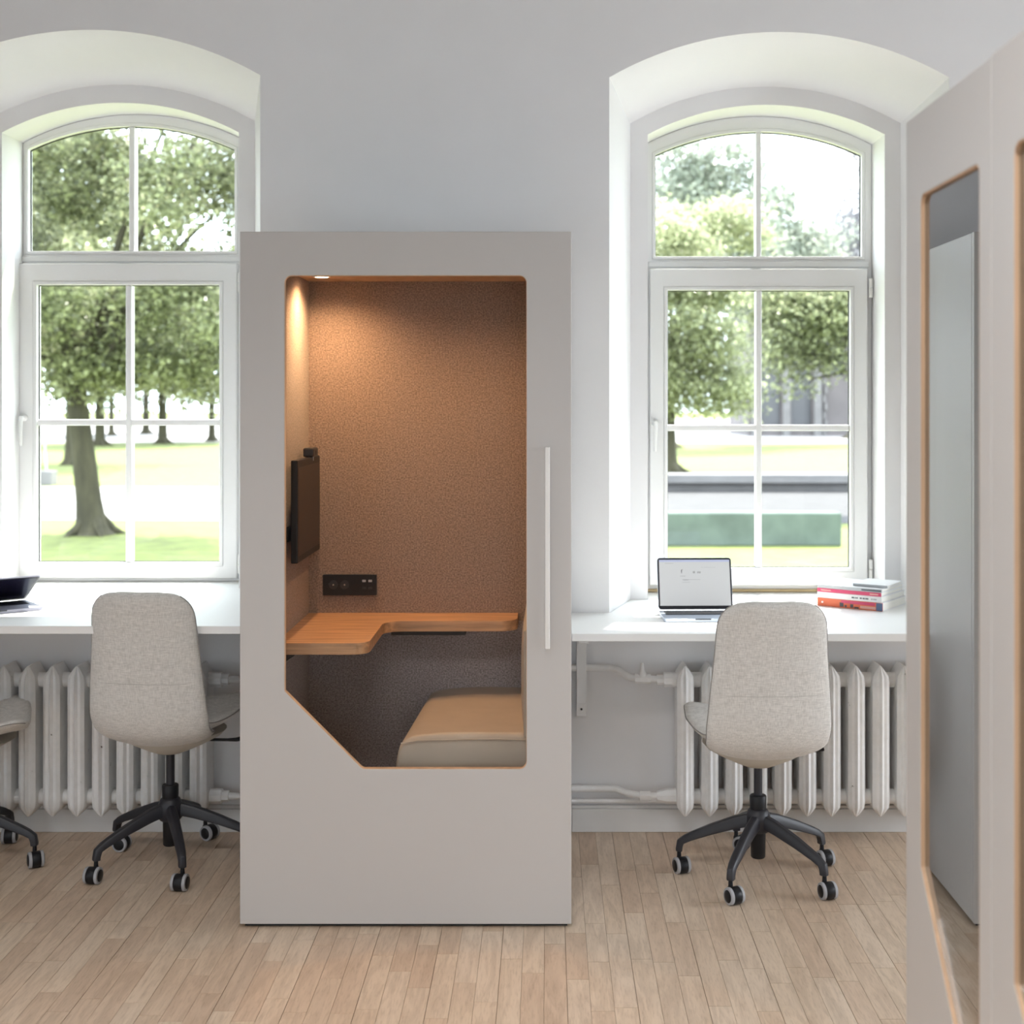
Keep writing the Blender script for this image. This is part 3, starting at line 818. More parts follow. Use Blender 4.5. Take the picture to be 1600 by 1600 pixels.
    bm = bmesh.new(); lathe(bm, [(0.022, -0.0012), (0.022, -0.003)], 24, Matrix.Translation((-0.776, 4.625, IZ1)))
    ln = obj('lens', bm, emit('downlight_lens', (1.0, 0.72, 0.42), 22)); ln.parent = dl
    bm = bmesh.new(); lathe(bm, [(0.030, 0), (0.030, -0.003), (0.024, -0.004), (0.024, -0.001)], 28, Matrix.Translation((-0.25, 4.36, IZ1)))  # added second fitting, hidden above the door opening, flattens the lamp glow
    dl = P(obj('downlight', bm, M['handle'], smooth=40))
    bm = bmesh.new(); lathe(bm, [(0.022, -0.0012), (0.022, -0.003)], 24, Matrix.Translation((-0.25, 4.36, IZ1)))
    ln2 = obj('lens', bm, ln.data.materials[0]); ln2.parent = dl
    for lx, ly, en in ((-0.770, 4.61, 30), (-0.25, 4.36, 24)):  # first spot belongs to the visible downlight, second is added fill
        l = bpy.data.lights.new('booth_downlight', 'SPOT'); l.energy = en; l.color = (1.0, 0.60, 0.30)
        l.spot_size = R(160); l.spot_blend = 1.0; l.shadow_soft_size = 0.03
        lo = bpy.data.objects.new('booth_downlight', l); C.objects.link(lo); lo.location = (lx, ly, IZ1 - 0.012)
    return root
booth()

# monitor on the booth's left wall
t = empty('monitor', (-0.83, 4.585, 1.06))
tag(t, 'black wall-mounted monitor inside the booth with a webcam on top', 'monitor')
P = lambda o: rel(t, o)
bm = bmesh.new()
# slim panel with a thicker spine behind
box(bm, -0.834, -0.812, 4.372, 4.800, 1.060, 1.396)
P(obj('housing', bm, M['black'], bevel=0.003))
P(boxo('screen', -0.8125, -0.8112, 4.382, 4.792, 1.082, 1.372, M['screen']))
P(boxo('rear_cover', -0.850, -0.8345, 4.47, 4.70, 1.12, 1.30, M['black'], bevel=0.006))
P(boxo('wall_mount', -0.8565, -0.8505, 4.42, 4.66, 1.125, 1.175, M['black'], bevel=0.001))
wc = empty('webcam', (-0.815, 4.66, 1.3965))
tag(wc, 'small black webcam clipped to the top of the booth monitor', 'webcam')
bm = bmesh.new(); box(bm, -0.838, -0.802, 4.610, 4.705, 1.397, 1.428); rel(wc, obj('body', bm, M['blacksoft'], bevel=0.005))
bm = bmesh.new(); lathe(bm, [(0.009, 0), (0.009, 0.004), (0.006, 0.005)], 16, Matrix.Translation((-0.806, 4.662, 1.411)) @ Matrix.Rotation(R(90), 4, 'Y')); rel(wc, obj('lens', bm, M['black'], smooth=40))
bm = bmesh.new(); box(bm, -0.8105, -0.8085, 4.650, 4.656, 1.383, 1.397); rel(wc, obj('clip', bm, M['steel']))

# ------------------------------------------------------------------ the second booth at the right, side on
def side_booth():
    # local frame: face on the plane y = 0 looking along -y, x runs towards the camera
    root = empty('glazed_booth', (0.672, 2.518, 0), R(-90))
    tag(root, 'large light grey booth at the right edge with angled wood-edged reflective glass panels', 'phone booth')
    W, Dp, Hh = 0.484, 0.95, 2.113
    zf = 0.012
    base = [(0.098, 0.752), (0.371, 0.479), (0.428, 0.479), (0.428, 1.962), (0.098, 1.962)]
    for i in range(2):
        op = [(x_ + W * i, z_) for x_, z_ in base]
        hole = rounded(op, [0.010, 0.02, 0.02, 0.02, 0.02])
        pn = plate('front_panel', rect(W * i + 0.0012, W * (i + 1) - 0.0012, zf, Hh + 0.003 * i), [hole], 0.0, 0.045, M['booth'], root, bevel=0.002)
        a = rounded(offset(op, 0.0005), [0.0095, 0.0195, 0.0195, 0.0195, 0.0195]); b = rounded(offset(op, 0.0022), [0.009, 0.018, 0.018, 0.018, 0.018])
        ring('edging', a, b, 0.0006, 0.0080, M['ply'], pn)
        prism('glass_pane', a, 0.0082, 0.0142, M['sideglass'], pn)
    W2 = 2 * W
    boxo('back_panel', 0, W2, Dp - 0.04, Dp, zf, Hh, M['booth'], root, bevel=0.002)
    boxo('side_panel', 0, 0.04, 0.046, Dp - 0.041, zf, Hh, M['booth'], root, bevel=0.002)
    boxo('side_panel', W2 - 0.04, W2, 0.046, Dp - 0.041, zf, Hh, M['booth'], root, bevel=0.002)
    boxo('top_panel', 0.041, W2 - 0.041, 0.046, Dp - 0.041, Hh - 0.06, Hh, M['booth'], root)
    boxo('base_panel', 0.041, W2 - 0.041, 0.046, Dp - 0.041, zf, 0.09, M['felt_low'], root)
    boxo('plinth', 0.012, W2 - 0.012, 0.02, Dp - 0.02, 0, zf, M['booth_in'], root)
    boxo('felt_panel', 0.041, W2 - 0.041, Dp - 0.055, Dp - 0.041, 0.09, Hh - 0.06, M['felt_low'], root)
    boxo('felt_panel', 0.041, 0.055, 0.046, Dp - 0.056, 0.09, Hh - 0.06, M['felt_low'], root)
    boxo('felt_panel', W2 - 0.055, W2 - 0.041, 0.046, Dp - 0.056, 0.09, Hh - 0.06, M['felt_low'], root)
side_booth()

# ------------------------------------------------------------------ swivel chairs
def pad(prof, hwf, th, curl, M_=34, K=15, r0=0.05, r1=0.07, p=3.0, sg=1):
    """upholstered slab along a (y, z) profile; hwf(t) = half width; rounded ends; returns bm, border points"""
    fine, L = spline([(0, *q) for q in prof], 0)
    T = L[-1]
    # denser rows near both ends
    ts = []
    for i in range(M_ + 1):
        a = i / M_; ts.append(T * (0.5 - 0.5 * math.cos(math.pi * a)) * 0.55 + T * a * 0.45)
    bm = bmesh.new(); top, bot = [], []; left, right = [], []
    for i, s in enumerate(ts):
        c = at_len(fine, L, s); tg = (at_len(fine, L, min(T, s + 0.004)) - at_len(fine, L, max(0, s - 0.004))).normalized()
        nrm = Vector((0, -tg.z, tg.y)) * sg       # points to the sitter's side
        k = 1.0
        if s < r0: k = max(0, 1 - ((r0 - s) / r0) ** p) ** (1 / p)
        if s > T - r1: k = max(0, 1 - ((s - T + r1) / r1) ** p) ** (1 / p)
        hw0 = hwf(s / T)
        hw = hw0 - (1 - k) * min(hw0, 0.11)
        e = min(1, min(s, T - s) / (th * 0.9)); ef = math.sqrt(max(0, 1 - (1 - e) ** 2))
        rt, rb = [], []
        for j in range(K + 1):
            u = math.sin(math.pi / 2 * (2 * j / K - 1))
            f = max(0, 1 - abs(u) ** 7) ** 0.5 * ef
            q = c + Vector((hw * u, 0, 0)) + nrm * (curl * u * u * (hw / 0.2) ** 2)
            rt.append(bm.verts.new(q + nrm * th / 2 * f)); rb.append(bm.verts.new(q - nrm * th / 2 * f))
        top.append(rt); bot.append(rb)
        left.append(c + Vector((-hw, 0, 0)) + nrm * curl * (hw / 0.2) ** 2); right.append(c + Vector((hw, 0, 0)) + nrm * curl * (hw / 0.2) ** 2)
    for A in (top, bot):
        for a, b in zip(A, A[1:]):
            for j in range(K): bm.faces.new((a[j], a[j + 1], b[j + 1], b[j]))
    bmesh.ops.remove_doubles(bm, verts=bm.verts[:], dist=1e-5)
    bmesh.ops.dissolve_degenerate(bm, dist=1e-6, edges=bm.edges[:])
    return bm, left, right

def lerp_tab(tab):
    def f(t):
        for (a, va), (b, vb) in zip(tab, tab[1:]):
            if t <= b: return va + (vb - va) * (t - a) / (b - a)
        return tab[-1][1]
    return f

def caster_mesh():
    def wheel(side):
        bm = bmesh.new()
        mt = Matrix.Translation((0, 0.0, 0.0275)) @ Matrix.Rotation(R(90) * side, 4, 'Y')
        lathe(bm, [(0.020, 0.0145), (0.0275, 0.0148), (0.0275, 0.021), (0.0262, 0.0240), (0.0205, 0.0248)], 28, mt)
        tyre = bm
        bm2 = bmesh.new()
        lathe(bm2, [(0.0204, 0.015), (0.0204, 0.0245), (0.018, 0.027), (0.008, 0.0285), (0.002, 0.0287)], 24, mt)
        return tyre, bm2
    out = []
    for s in (-1, 1):
        t_, h_ = wheel(s)
        res = []
        for b_, m_, nm in ((t_, M['tyre'], 'wheel'), (h_, M['black'], 'hub_cap')):
            bmesh.ops.recalc_face_normals(b_, faces=b_.faces[:])
            me = bpy.data.meshes.new(nm); b_.to_mesh(me); b_.free(); me.materials.append(m_)
            me.polygons.foreach_set('use_smooth', [True] * len(me.polygons)); me.set_sharp_from_angle(angle=R(40))
            res.append((nm, me))
        out += res
    bm = bmesh.new()
    box(bm, -0.0055, 0.0055, -0.019, 0.030, 0.012, 0.048)
    tube(bm, [(0, 0.022, 0.040), (0, 0.022, 0.052), (0, 0.022, 0.085)], [0.009, 0.0075, 0.006], 12)
    lathe(bm, [(0.026, -0.0143), (0.0274, -0.012), (0.0274, 0.012), (0.026, 0.0143)], 24, Matrix.Translation((0, 0, 0.0275)) @ Matrix.Rotation(R(90), 4, 'Y'))
    bmesh.ops.recalc_face_normals(bm, faces=bm.faces[:])
    me = bpy.data.meshes.new('caster'); bm.to_mesh(me); bm.free(); me.materials.append(M['black'])
    me.polygons.foreach_set('use_smooth', [True] * len(me.polygons)); me.set_sharp_from_angle(angle=R(40))
    return me, out
CAST = caster_mesh()

def chair(x, y, yaw, star, casts, label, lever=1, dz=0.0):
    root = empty('swivel_chair', (x, y, 0), R(yaw))
    tag(root, label, 'chair', 'office swivel chairs at the window desks')
    back = [(0.02, 0.436), (-0.07, 0.435), (-0.145, 0.448), (-0.194, 0.482), (-0.222, 0.545), (-0.232, 0.63), (-0.246, 0.79), (-0.268, 0.958)]
    back = [(a, b + dz) for a, b in back]
    bm, l, r = pad(back, lerp_tab([(0, 0.135), (0.12, 0.180), (0.25, 0.198), (0.40, 0.202), (0.55, 0.194), (0.75, 0.181), (1.0, 0.170)]), 0.042, 0.034, 44, 17, 0.07, 0.10, p=2.4, sg=-1)
    bk = obj('backrest', bm, M['fabric'], root, smooth=175)
    for side in (l, r):
        tubeo('piping', [q for q in side[6:-2]], 0.0022, M['piping'], bk, n=6)
    # stitched fold across the back
    zc = 0.655 + dz
    tubeo('seam', [(0.190 * (i / 8 - 1), -0.2552 + 0.0318 * (i / 8 - 1) ** 2 + 0.021 * (1 - max(0, 1 - abs(i / 8 - 1) ** 7) ** 0.5), zc) for i in range(17)], 0.0011, M['seam'], bk, n=5)
    seat = [(-0.185, 0.492), (-0.12, 0.474), (-0.02, 0.468), (0.09, 0.478), (0.18, 0.494), (0.235, 0.496)]
    seat = [(a, b + dz) for a, b in seat]
    bm, l, r = pad(seat, lerp_tab([(0, 0.190), (0.3, 0.216), (0.6, 0.234), (1.0, 0.222)]), 0.044, 0.030, 30, 15, 0.03, 0.09)
    st = obj('seat', bm, M['fabric'], root, smooth=175)
    for side in (l, r): tubeo('piping', side[1:-2], 0.0022, M['piping'], st, n=6)
    # dished underside
    bm = bmesh.new(); Ls = []
    for z, ax, ay, cy in ((0.444, 0.185, 0.17, 0.02), (0.428, 0.170, 0.150, 0.01), (0.405, 0.125, 0.11, 0.0), (0.385, 0.080, 0.075, 0), (0.372, 0.048, 0.048, 0), (0.368, 0.026, 0.026, 0)):
        Ls.append([bm.verts.new((ax * math.cos(2 * math.pi * j / 28), cy + ay * math.sin(2 * math.pi * j / 28), z + dz)) for j in range(28)])
    for a, b in zip(Ls, Ls[1:]): bridge(bm, a, b)
    bm.faces.new(Ls[0]); bm.faces.new(Ls[-1])
    obj('underside_shell', bm, M['pan'], root, smooth=60)
    bm = bmesh.new(); tube(bm, [(0.10 * lever, 0.03, 0.408 + dz), (0.185 * lever, 0.05, 0.404 + dz), (0.215 * lever, 0.057, 0.404 + dz), (0.235 * lever, 0.058, 0.409 + dz)], [0.005, 0.005, 0.007, 0.008], 8)
    obj('lever', bm, M['black'], root, smooth=50)
    bm = bmesh.new(); lathe(bm, [(0.0145, 0.20), (0.0145, 0.368 + dz)], 20); obj('gas_lift', bm, M['blacksoft'], root, smooth=40)
    bm = bmesh.new(); lathe(bm, [(0.021, 0.062), (0.024, 0.066), (0.0255, 0.15), (0.028, 0.24), (0.028, 0.268), (0.026, 0.271), (0.016, 0.272)], 24); obj('column', bm, M['black'], root, smooth=40)
    bm = bmesh.new(); lathe(bm, [(0.034, 0.150), (0.042, 0.160), (0.040, 0.205), (0.033, 0.222), (0.028, 0.226)], 24); obj('hub', bm, M['blacksoft'], root, smooth=45)
    for i in range(5):
        a = R(star + 72 * i - yaw)
        bm = bmesh.new()
        path = [(0.025, 0.190, 0.024), (0.08, 0.176, 0.023), (0.16, 0.148, 0.019), (0.225, 0.121, 0.0155), (0.248, 0.109, 0.0150), (0.260, 0.095, 0.0145), (0.264, 0.078, 0.0125), (0.264, 0.068, 0.012)]
        Ls = []
        for q, (rr, z, hh) in enumerate(path):
            hw = 0.0185 - 0.0055 * min(1, q / 5); hh *= 0.9
            if q < 5: off = [(0, -hw, -hh), (0, hw, -hh), (0, hw * 0.92, hh * 0.5), (0, hw * 0.55, hh), (0, -hw * 0.55, hh), (0, -hw * 0.92, hh * 0.5)]
            elif q == 5: off = [(-hh * .7, -hw, -hh * .7), (-hh * .7, hw, -hh * .7), (hh * .35, hw * .92, hh * .35), (hh * .8, hw * .55, hh * .8), (hh * .8, -hw * .55, hh * .8), (hh * .35, -hw * .92, hh * .35)]
            else: off = [(-hh, -hw, 0), (-hh, hw, 0), (hh * .5, hw * .92, 0), (hh, hw * .55, 0), (hh, -hw * .55, 0), (hh * .5, -hw * .92, 0)]
            Ls.append([bm.verts.new((math.cos(a) * (rr + o_[0]) - math.sin(a) * o_[1], math.sin(a) * (rr + o_[0]) + math.cos(a) * o_[1], z + o_[2])) for o_ in off])
        for p_, q_ in zip(Ls, Ls[1:]): bridge(bm, p_, q_)
        bm.faces.new(Ls[0]); bm.faces.new(Ls[-1])
        obj('leg', bm, M['blacksoft'], root, bevel=0.003, smooth=45)
        cs = bpy.data.objects.new('caster', CAST[0]); C.objects.link(cs); cs.parent = root
        cr = R(casts[i] - yaw)
        off = Matrix.Rotation(cr, 3, 'Z') @ Vector((0, 0.022, 0))
        cs.location = (math.cos(a) * 0.264 - off.x, math.sin(a) * 0.264 - off.y, 0.0); cs.rotation_euler = (0, 0, cr)
        for nm, me in CAST[1]:
            o_ = bpy.data.objects.new(nm, me); C.objects.link(o_); o_.parent = cs
    return root
# star angles measured from the caster positions on the floor; each caster trails its own way
chair(0.706, 4.50, 2, 26, (20, 60, 18, 25, 15), 'beige fabric swivel chair in front of the open laptop right of the booth')
chair(-1.297, 4.625, -6, 6, (10, 60, 80, -8, -6), 'beige fabric swivel chair between the booth and the left window', dz=0.012)
chair(-2.018, 4.60, -70, 0, (30, 10, 60, 20, 40), 'beige swivel chair cut off by the left edge of the photo', dz=-0.012)

# ------------------------------------------------------------------ things on the desks
def lid_mesh(root, wd, dp, open_deg, lit, m_alu, t_=0.012):
    # the lid is modelled flat (closed, along -y) and swung open about the hinge
    a = R(open_deg)
    mw = Matrix.Translation((0, 0.001, t_ + 0.003)) @ Matrix.Rotation(-a, 4, 'X')
    lid = plate('lid', rounded(rect(-wd / 2, wd / 2, -dp, 0.0), 0.011, 5), [], 0.0, 0.005, m_alu, root, plane='xy', bevel=0.0015)
    lid.matrix_local = mw
    b = plate('bezel', rounded(rect(-wd / 2 + 0.0015, wd / 2 - 0.0015, -dp + 0.0015, -0.001), 0.010, 5), [], -0.0012, 0.0, M['bezel'], lid, plane='xy')
    return lid
def make_laptop(loc, rz, open_deg, wd, dp, label, lit, m_alu):
    root = empty('laptop', loc, rz); tag(root, label, 'laptop')
    t_ = 0.012
    plate('base', rounded(rect(-wd / 2, wd / 2, -dp, 0.0), 0.012, 5), [], 0.0, t_, m_alu, root, plane='xy', bevel=0.002)
    kb = boxo('keyboard', -wd / 2 + 0.016, wd / 2 - 0.016, -dp * 0.52, -0.018, t_, t_ + 0.0006, M['keys'], root)
    kw = (wd - 0.040) / 13; kd = (dp * 0.52 - 0.022) / 5
    bm = bmesh.new()
    for r_ in range(5):
        for c_ in range(13):
            if r_ == 4 and 5 <= c_ <= 7: continue
            ww = kw * 4 if (r_ == 4 and c_ == 4) else kw
            x0 = -wd / 2 + 0.020 + c_ * kw; y1 = -0.020 - r_ * kd
            box(bm, x0 + 0.001, x0 + ww - 0.001, y1 - kd + 0.001, y1 - 0.001, t_ + 0.0006, t_ + 0.0018)
    k_ = obj('key_field', bm, M['bezel'], kb); k_['kind'] = 'stuff'
    boxo('trackpad', -0.05, 0.05, -dp + 0.008, -dp * 0.56, t_, t_ + 0.0004, m_alu, root)
    boxo('front_notch', -0.028, 0.028, -dp - 0.0004, -dp + 0.003, 0.0080, t_ + 0.0003, M['keys'], root)
    lid = lid_mesh(root, wd, dp, open_deg, lit, m_alu)
    z = -0.0012
    if lit:
        boxo('screen', -wd / 2 + 0.007, wd / 2 - 0.007, -dp + 0.008, -0.014, z - 0.0004, z, M['page'], lid)
        # the page runs from the top (-dp) down to the hinge; x is mirrored for neither side
        boxo('page_bar', -wd / 2 + 0.007, wd / 2 - 0.007, -dp + 0.008, -dp + 0.016, z - 0.0006, z - 0.0004, M['pagebar'], lid)
        flip = Matrix.Rotation(R(180), 4, 'X')
        def T(s, size, x_, y_, mm, nm='page_text'):
            text(nm, s, size, mm, lid, Matrix.Translation((x_, y_, z - 0.0007)) @ flip, 0.0001)
        u = wd / 0.274                         # photo pixels of the page to metres: 116 px = 0.274 m
        X = lambda px: (-wd / 2 + (px - 1028) / 115 * wd); Yv = lambda py: (-dp + (py - 880) / 77 * dp)
        T('f', 0.021, X(1064.3), Yv(903.5), M['ink'])
        T('*', 0.022, X(1082.6), Yv(906.3), M['ink'])
        T('oo', 0.012, X(1089.6), Yv(903.2), M['ink'])
        for (a_, b_, yy, hh, mm) in ((1063, 1071, 907.3, 0.5, M['inkgrey']), (1066, 1094, 912.6, 0.35, M['inkgrey']), (1067, 1076, 913.2, 0.6, M['inkgrey']), (1066, 1078, 916.4, 0.35, M['inkgrey']), (1040, 1053, 888.4, 0.4, M['inkgrey']), (1096, 1118, 894.6, 0.2, M['inkgrey'])):
            boxo('text_line', X(a_), X(b_), Yv(yy), Yv(yy + hh), z - 0.0007, z - 0.0004, mm, lid)
    else:
        boxo('screen', -wd / 2 + 0.008, wd / 2 - 0.008, -dp + 0.009, -0.014, z - 0.0004, z, M['darkscreen'], lid)
    return root
# open_deg: 0 = closed, 90 = upright
make_laptop((0.547, 4.945, DH[2]), R(1.5), 106, 0.276, 0.192, 'open silver laptop showing a white page, on the right window desk', True, M['alu'])
hx, hy = -1.904, 4.907
dx, dy = math.cos(R(37)), math.sin(R(37))
make_laptop((hx - 0.150 * dx, hy - 0.150 * dy, DH[1]), R(37), 29, 0.30, 0.21, 'half-closed grey laptop with dark screen at the left edge of the desk', False, M['alu2'])

# stack of books at the right of the desk
bc = Vector((1.247, 4.99)); ub = Vector((-0.814, 0.581)).normalized(); vb = Vector((-ub.y, ub.x)); vb = -vb if vb.y < 0 else vb
ang = math.atan2(-ub.y, -ub.x)     # local +x runs along the spine towards its near right end
def book(z, L_, D_, T_, m_cover, m_spine, label, dxx=0.0, dyy=0.0, rot=0.0, hard=True):
    """spine along local x at y = 0, pages run to +y; origin at the near right end of the spine"""
    c = bc + ub * dxx + vb * dyy
    root = empty('book', (c.x, c.y, z), ang + R(rot)); tag(root, label, 'book', 'stacked books on the right desk')
    tc = 0.0016
    boxo('front_cover', -L_, 0, 0.0, D_, T_ - tc, T_, m_cover, root)
    boxo('back_cover', -L_, 0, 0.0, D_, 0, tc, m_cover, root)
    sp = boxo('spine', -L_, 0, -0.0025, 0.0, 0.0, T_, m_spine, root, bevel=0.001)
    boxo('page_block', -L_ + 0.003, -0.003, 0.0005, D_ - 0.003, tc, T_ - tc, M['paper'], root)
    return root, sp
def strip(sp, x0, x1, z0, z1, m, nm='print'):
    boxo(nm, x0, x1, -0.0031, -0.0026, z0, z1, m, sp)
z = DH[2] + 0.0005
b, sp = book(z, 0.262, 0.235, 0.031, M['bk_white'], M['bk_orange'], 'thick orange-spined book at the bottom of the stack')
strip(sp, -0.026, -0.001, 0.001, 0.030, M['bk_blue']); strip(sp, -0.088, -0.028, 0.004, 0.014, M['bk_pale']); strip(sp, -0.165, -0.03, 0.018, 0.029, M['bk_pink'])
for a_, b_, c_, d_ in ((-0.170, -0.155, 0.004, 0.020), (-0.150, -0.142, 0.003, 0.012), (-0.128, -0.116, 0.004, 0.017), (-0.112, -0.094, 0.002, 0.008)): strip(sp, a_, b_, c_, d_, M['bk_dark'])
strip(sp, -0.244, -0.237, 0.012, 0.019, M['bk_white'], 'dot')
z += 0.0315
b, sp = book(z, 0.258, 0.232, 0.022, M['bk_white'], M['bk_white'], 'white-spined book with small dark lettering, second from the bottom of the stack', 0.004)
for i, (a_, b_) in enumerate(((-0.118, -0.108), (-0.105, -0.101), (-0.099, -0.094), (-0.086, -0.078), (-0.075, -0.066), (-0.064, -0.052), (-0.042, -0.036), (-0.034, -0.02))):
    strip(sp, a_, b_, 0.008, 0.0135, M['bk_grey'] if i > 5 else M['bk_dark'], 'lettering')
z += 0.0225
b, sp = book(z, 0.256, 0.220, 0.014, M['bk_white'], M['bk_pink'], 'pink-spined thin book in the middle of the stack', 0.006)
strip(sp, -0.24, -0.20, 0.005, 0.009, M['bk_pale'], 'lettering'); strip(sp, -0.045, -0.012, 0.005, 0.009, M['bk_pale'], 'lettering')
z += 0.0145
b, sp = book(z, 0.256, 0.215, 0.013, M['bk_white'], M['bk_grey'], 'thin grey-spined book with a dark stripe, second from the top of the stack', 0.004)
strip(sp, -0.08, -0.002, 0.0035, 0.009, M['bk_dark'])
z += 0.0135
b, sp = book(z, 0.135, 0.165, 0.010, M['bk_white'], M['bk_grey'], 'small pale booklet lying on top of the stack of books', -0.004, 0.035, 2)

# ------------------------------------------------------------------ outside: park
GZ = -1.407
def ground(name, pts, z, m, label, cat):
    me = bpy.data.meshes.new(name)
    bm = bmesh.new(); fill(bm, [pts], lambda u, v: (u, v, z)); 
    o = obj(name, bm, m); tag(o, label, cat, kind='structure'); return o
ground('lawn', [(-120, 5.8), (150, 5.8), (150, 330), (-160, 330)], GZ, M['grass'], 'sunlit park lawn outside the windows', 'lawn')
ground('path', [(-45, 35), (-3, 33.2), (-3, 45.5), (-45, 48)], GZ + 0.01, M['path'], 'pale gravel path curving behind the big tree', 'path')
ground('path', [(-3, 33.2), (30, 31), (30, 43), (-3, 45.5)], GZ + 0.012, M['path_shaded'], 'pale gravel path with tree shade put into its colour, behind the low concrete wall', 'path')
ground('street', [(-90, 90), (-5, 96), (60, 86), (150, 86), (150, 210), (-140, 210)], GZ + 0.01, M['path'], 'pale sunlit street beyond the lawn', 'street')

def tree(x, y, trunk, blobs, n, size, lm, label, lean=0.0, seed=0, name='park_tree', ht=None, flare=1.0):
    root = empty(name, (x, y, GZ)); tag(root, label, 'tree', 'park trees outside the windows')
    rg = np.random.default_rng(seed)
    # trunk with root flare, then branches into the blobs
    top = min(b_[2] for b_ in blobs) + 0.8
    bm = bmesh.new()
    hs = [0, 0.12, 0.35, 0.8, 1.6, 2.4, 3.4, 5.0]
    rs = [2.3, 1.75, 1.35, 1.12, 1.0, 0.93, 0.85, 0.6]
    pts = [(x + lean * h_ * (1 + 0.05 * h_), y, GZ + h_ - 0.05) for h_ in hs]
    tube(bm, pts, [trunk * (1 + (r_ - 1) * (flare if r_ > 1 else 1)) for r_ in rs], 18)
    for k in range(5):
        a = 2 * math.pi * k / 5 + 0.3
        tube(bm, [(x + math.cos(a) * trunk * 0.6, y + math.sin(a) * trunk * 0.6, GZ + 0.40), (x + math.cos(a) * trunk * 1.8, y + math.sin(a) * trunk * 1.8, GZ + 0.10), (x + math.cos(a) * trunk * 3.0, y + math.sin(a) * trunk * 3.0, GZ - 0.05)], [trunk * .5, trunk * .30, trunk * .08], 8)
    rel(root, obj('trunk', bm, M['bark'], smooth=60))
    bm = bmesh.new()
    for b_ in blobs[::max(1, len(blobs) // 7)]:
        p0 = Vector(pts[6]); p1 = p0.lerp(Vector(b_[:3]), 0.85); mid = p0.lerp(p1, 0.5) + Vector((0, 0, 0.4))
        tube(bm, [p0, mid, p1], [trunk * .45, trunk * .28, trunk * .10], 8)
    rel(root, obj('branches', bm, M['bark'], smooth=60))
    # crown: leaf clumps
    vol = np.array([b_[3] * b_[4] * b_[5] for b_ in blobs]) ** 0.75; vol /= vol.sum()
    P_ = []
    for b_, v_ in zip(blobs, vol):
        m_ = max(60, int(n * v_)); ncl = max(12, int(m_ / 75))
        d = rg.normal(size=(ncl, 3)); d /= np.linalg.norm(d, axis=1)[:, None]
        d *= (rg.uniform(0.25, 1.0, (ncl, 1)) ** 0.5)
        c = d * np.array(b_[3:6]) + np.array(b_[:3])
        idx = rg.integers(0, ncl, m_)
        P_.append(c[idx] + rg.normal(size=(m_, 3)) * np.array([1, 1, 0.5]) * size * 2.7)
    P_ = np.concatenate(P_); m_ = len(P_)
    nr = rg.normal(size=(m_, 3)) + np.array([0, 0, 1.0]); nr /= np.linalg.norm(nr, axis=1)[:, None]
    t1 = np.cross(nr, rg.normal(size=(m_, 3))); t1 /= np.linalg.norm(t1, axis=1)[:, None]; t2 = np.cross(nr, t1)
    s_ = size * rg.uniform(0.6, 1.25, (m_, 1))
    V = np.stack([P_ - t1 * s_ * .55, P_ - t2 * s_ * .38 + nr * s_ * .08, P_ + t1 * s_ * .55, P_ + t2 * s_ * .38 + nr * s_ * .08], 1).reshape(-1, 3)
    me = bpy.data.meshes.new('crown'); me.vertices.add(len(V)); me.vertices.foreach_set('co', V.ravel())
    me.loops.add(m_ * 4); me.loops.foreach_set('vertex_index', np.arange(m_ * 4)); me.polygons.add(m_)
    me.polygons.foreach_set('loop_start', np.arange(0, m_ * 4, 4)); me.polygons.foreach_set('loop_total', np.full(m_, 4)); me.update(); me.validate()
    cr = link('crown', me, lm); cr['kind'] = 'stuff'; rel(root, cr)
    return root
def at(px, py, d): s = F / d; return ((px - PX) / s, d, H + (PY - py) / s)
def blob(px, py, d, rx, rz, ry=None):
    s = F / d; p = at(px, py, d); return (*p, rx / s, (ry or rx) / s, rz / s)
# the big tree close to the left window
def clumps(d, x0, x1, y0, y1, n, r, seed, keep=lambda u, v: True):
    """many separate boughs spread over a region of the crown, at slightly different depths"""
    q = random.Random(seed); out = []
    while len(out) < n:
        u, v = q.uniform(x0, x1), q.uniform(y0, y1)
        if not keep(u, v): continue
        rr = q.uniform(*r); out.append(blob(u, v, d + q.uniform(-2.2, 2.2), rr, rr * q.uniform(0.55, 0.8)))
    return out
tree(-10.15, 30, 0.26, clumps(30, -130, 480, 60, 610, 74, (42, 74), 5, lambda u, v: v < 590 - 0.0006 * (u - 170) ** 2) + [blob(95, 590, 30, 60, 34), blob(280, 590, 30, 80, 36), blob(180, 560, 30, 70, 40)],
     90000, 0.125, M['leaf_a'], 'big leafy park tree with a leaning trunk close outside the left window', lean=-0.10, seed=3, flare=0.8)
tree(-22.0, 62, 0.22, [blob(20, 440, 62, 150, 160), blob(160, 400, 63, 150, 170), blob(80, 300, 62, 160, 150)], 9000, 0.42, M['leaf_b'], 'pale sunlit tree behind the big trunk in the left window', seed=4)
for i, (px, d, lb) in enumerate(((156, 88, 'slim far tree just right of the big trunk, at the edge of the lawn'), (254, 92, 'slim far tree with a dark trunk, right half of the left window'), (331, 97, 'slim far tree at the right edge of the left window'), (228, 118, 'faint far tree standing on the street beyond the left lawn'), (174, 112, 'faint short far tree beside the street, left window'))):
    p = at(px, 640, d)
    tree(p[0], d, (0.32, 0.30, 0.24, 0.3, 0.22)[i], [blob(px, 560, d, 70, 60), blob(px + 10, 470, d, 75, 80), blob(px - 25, 500, d + 2, 60, 60)], 3500, 0.6, M['leaf_b'] if i < 3 else M['leaf_c'], lb, seed=20 + i, flare=0.5)
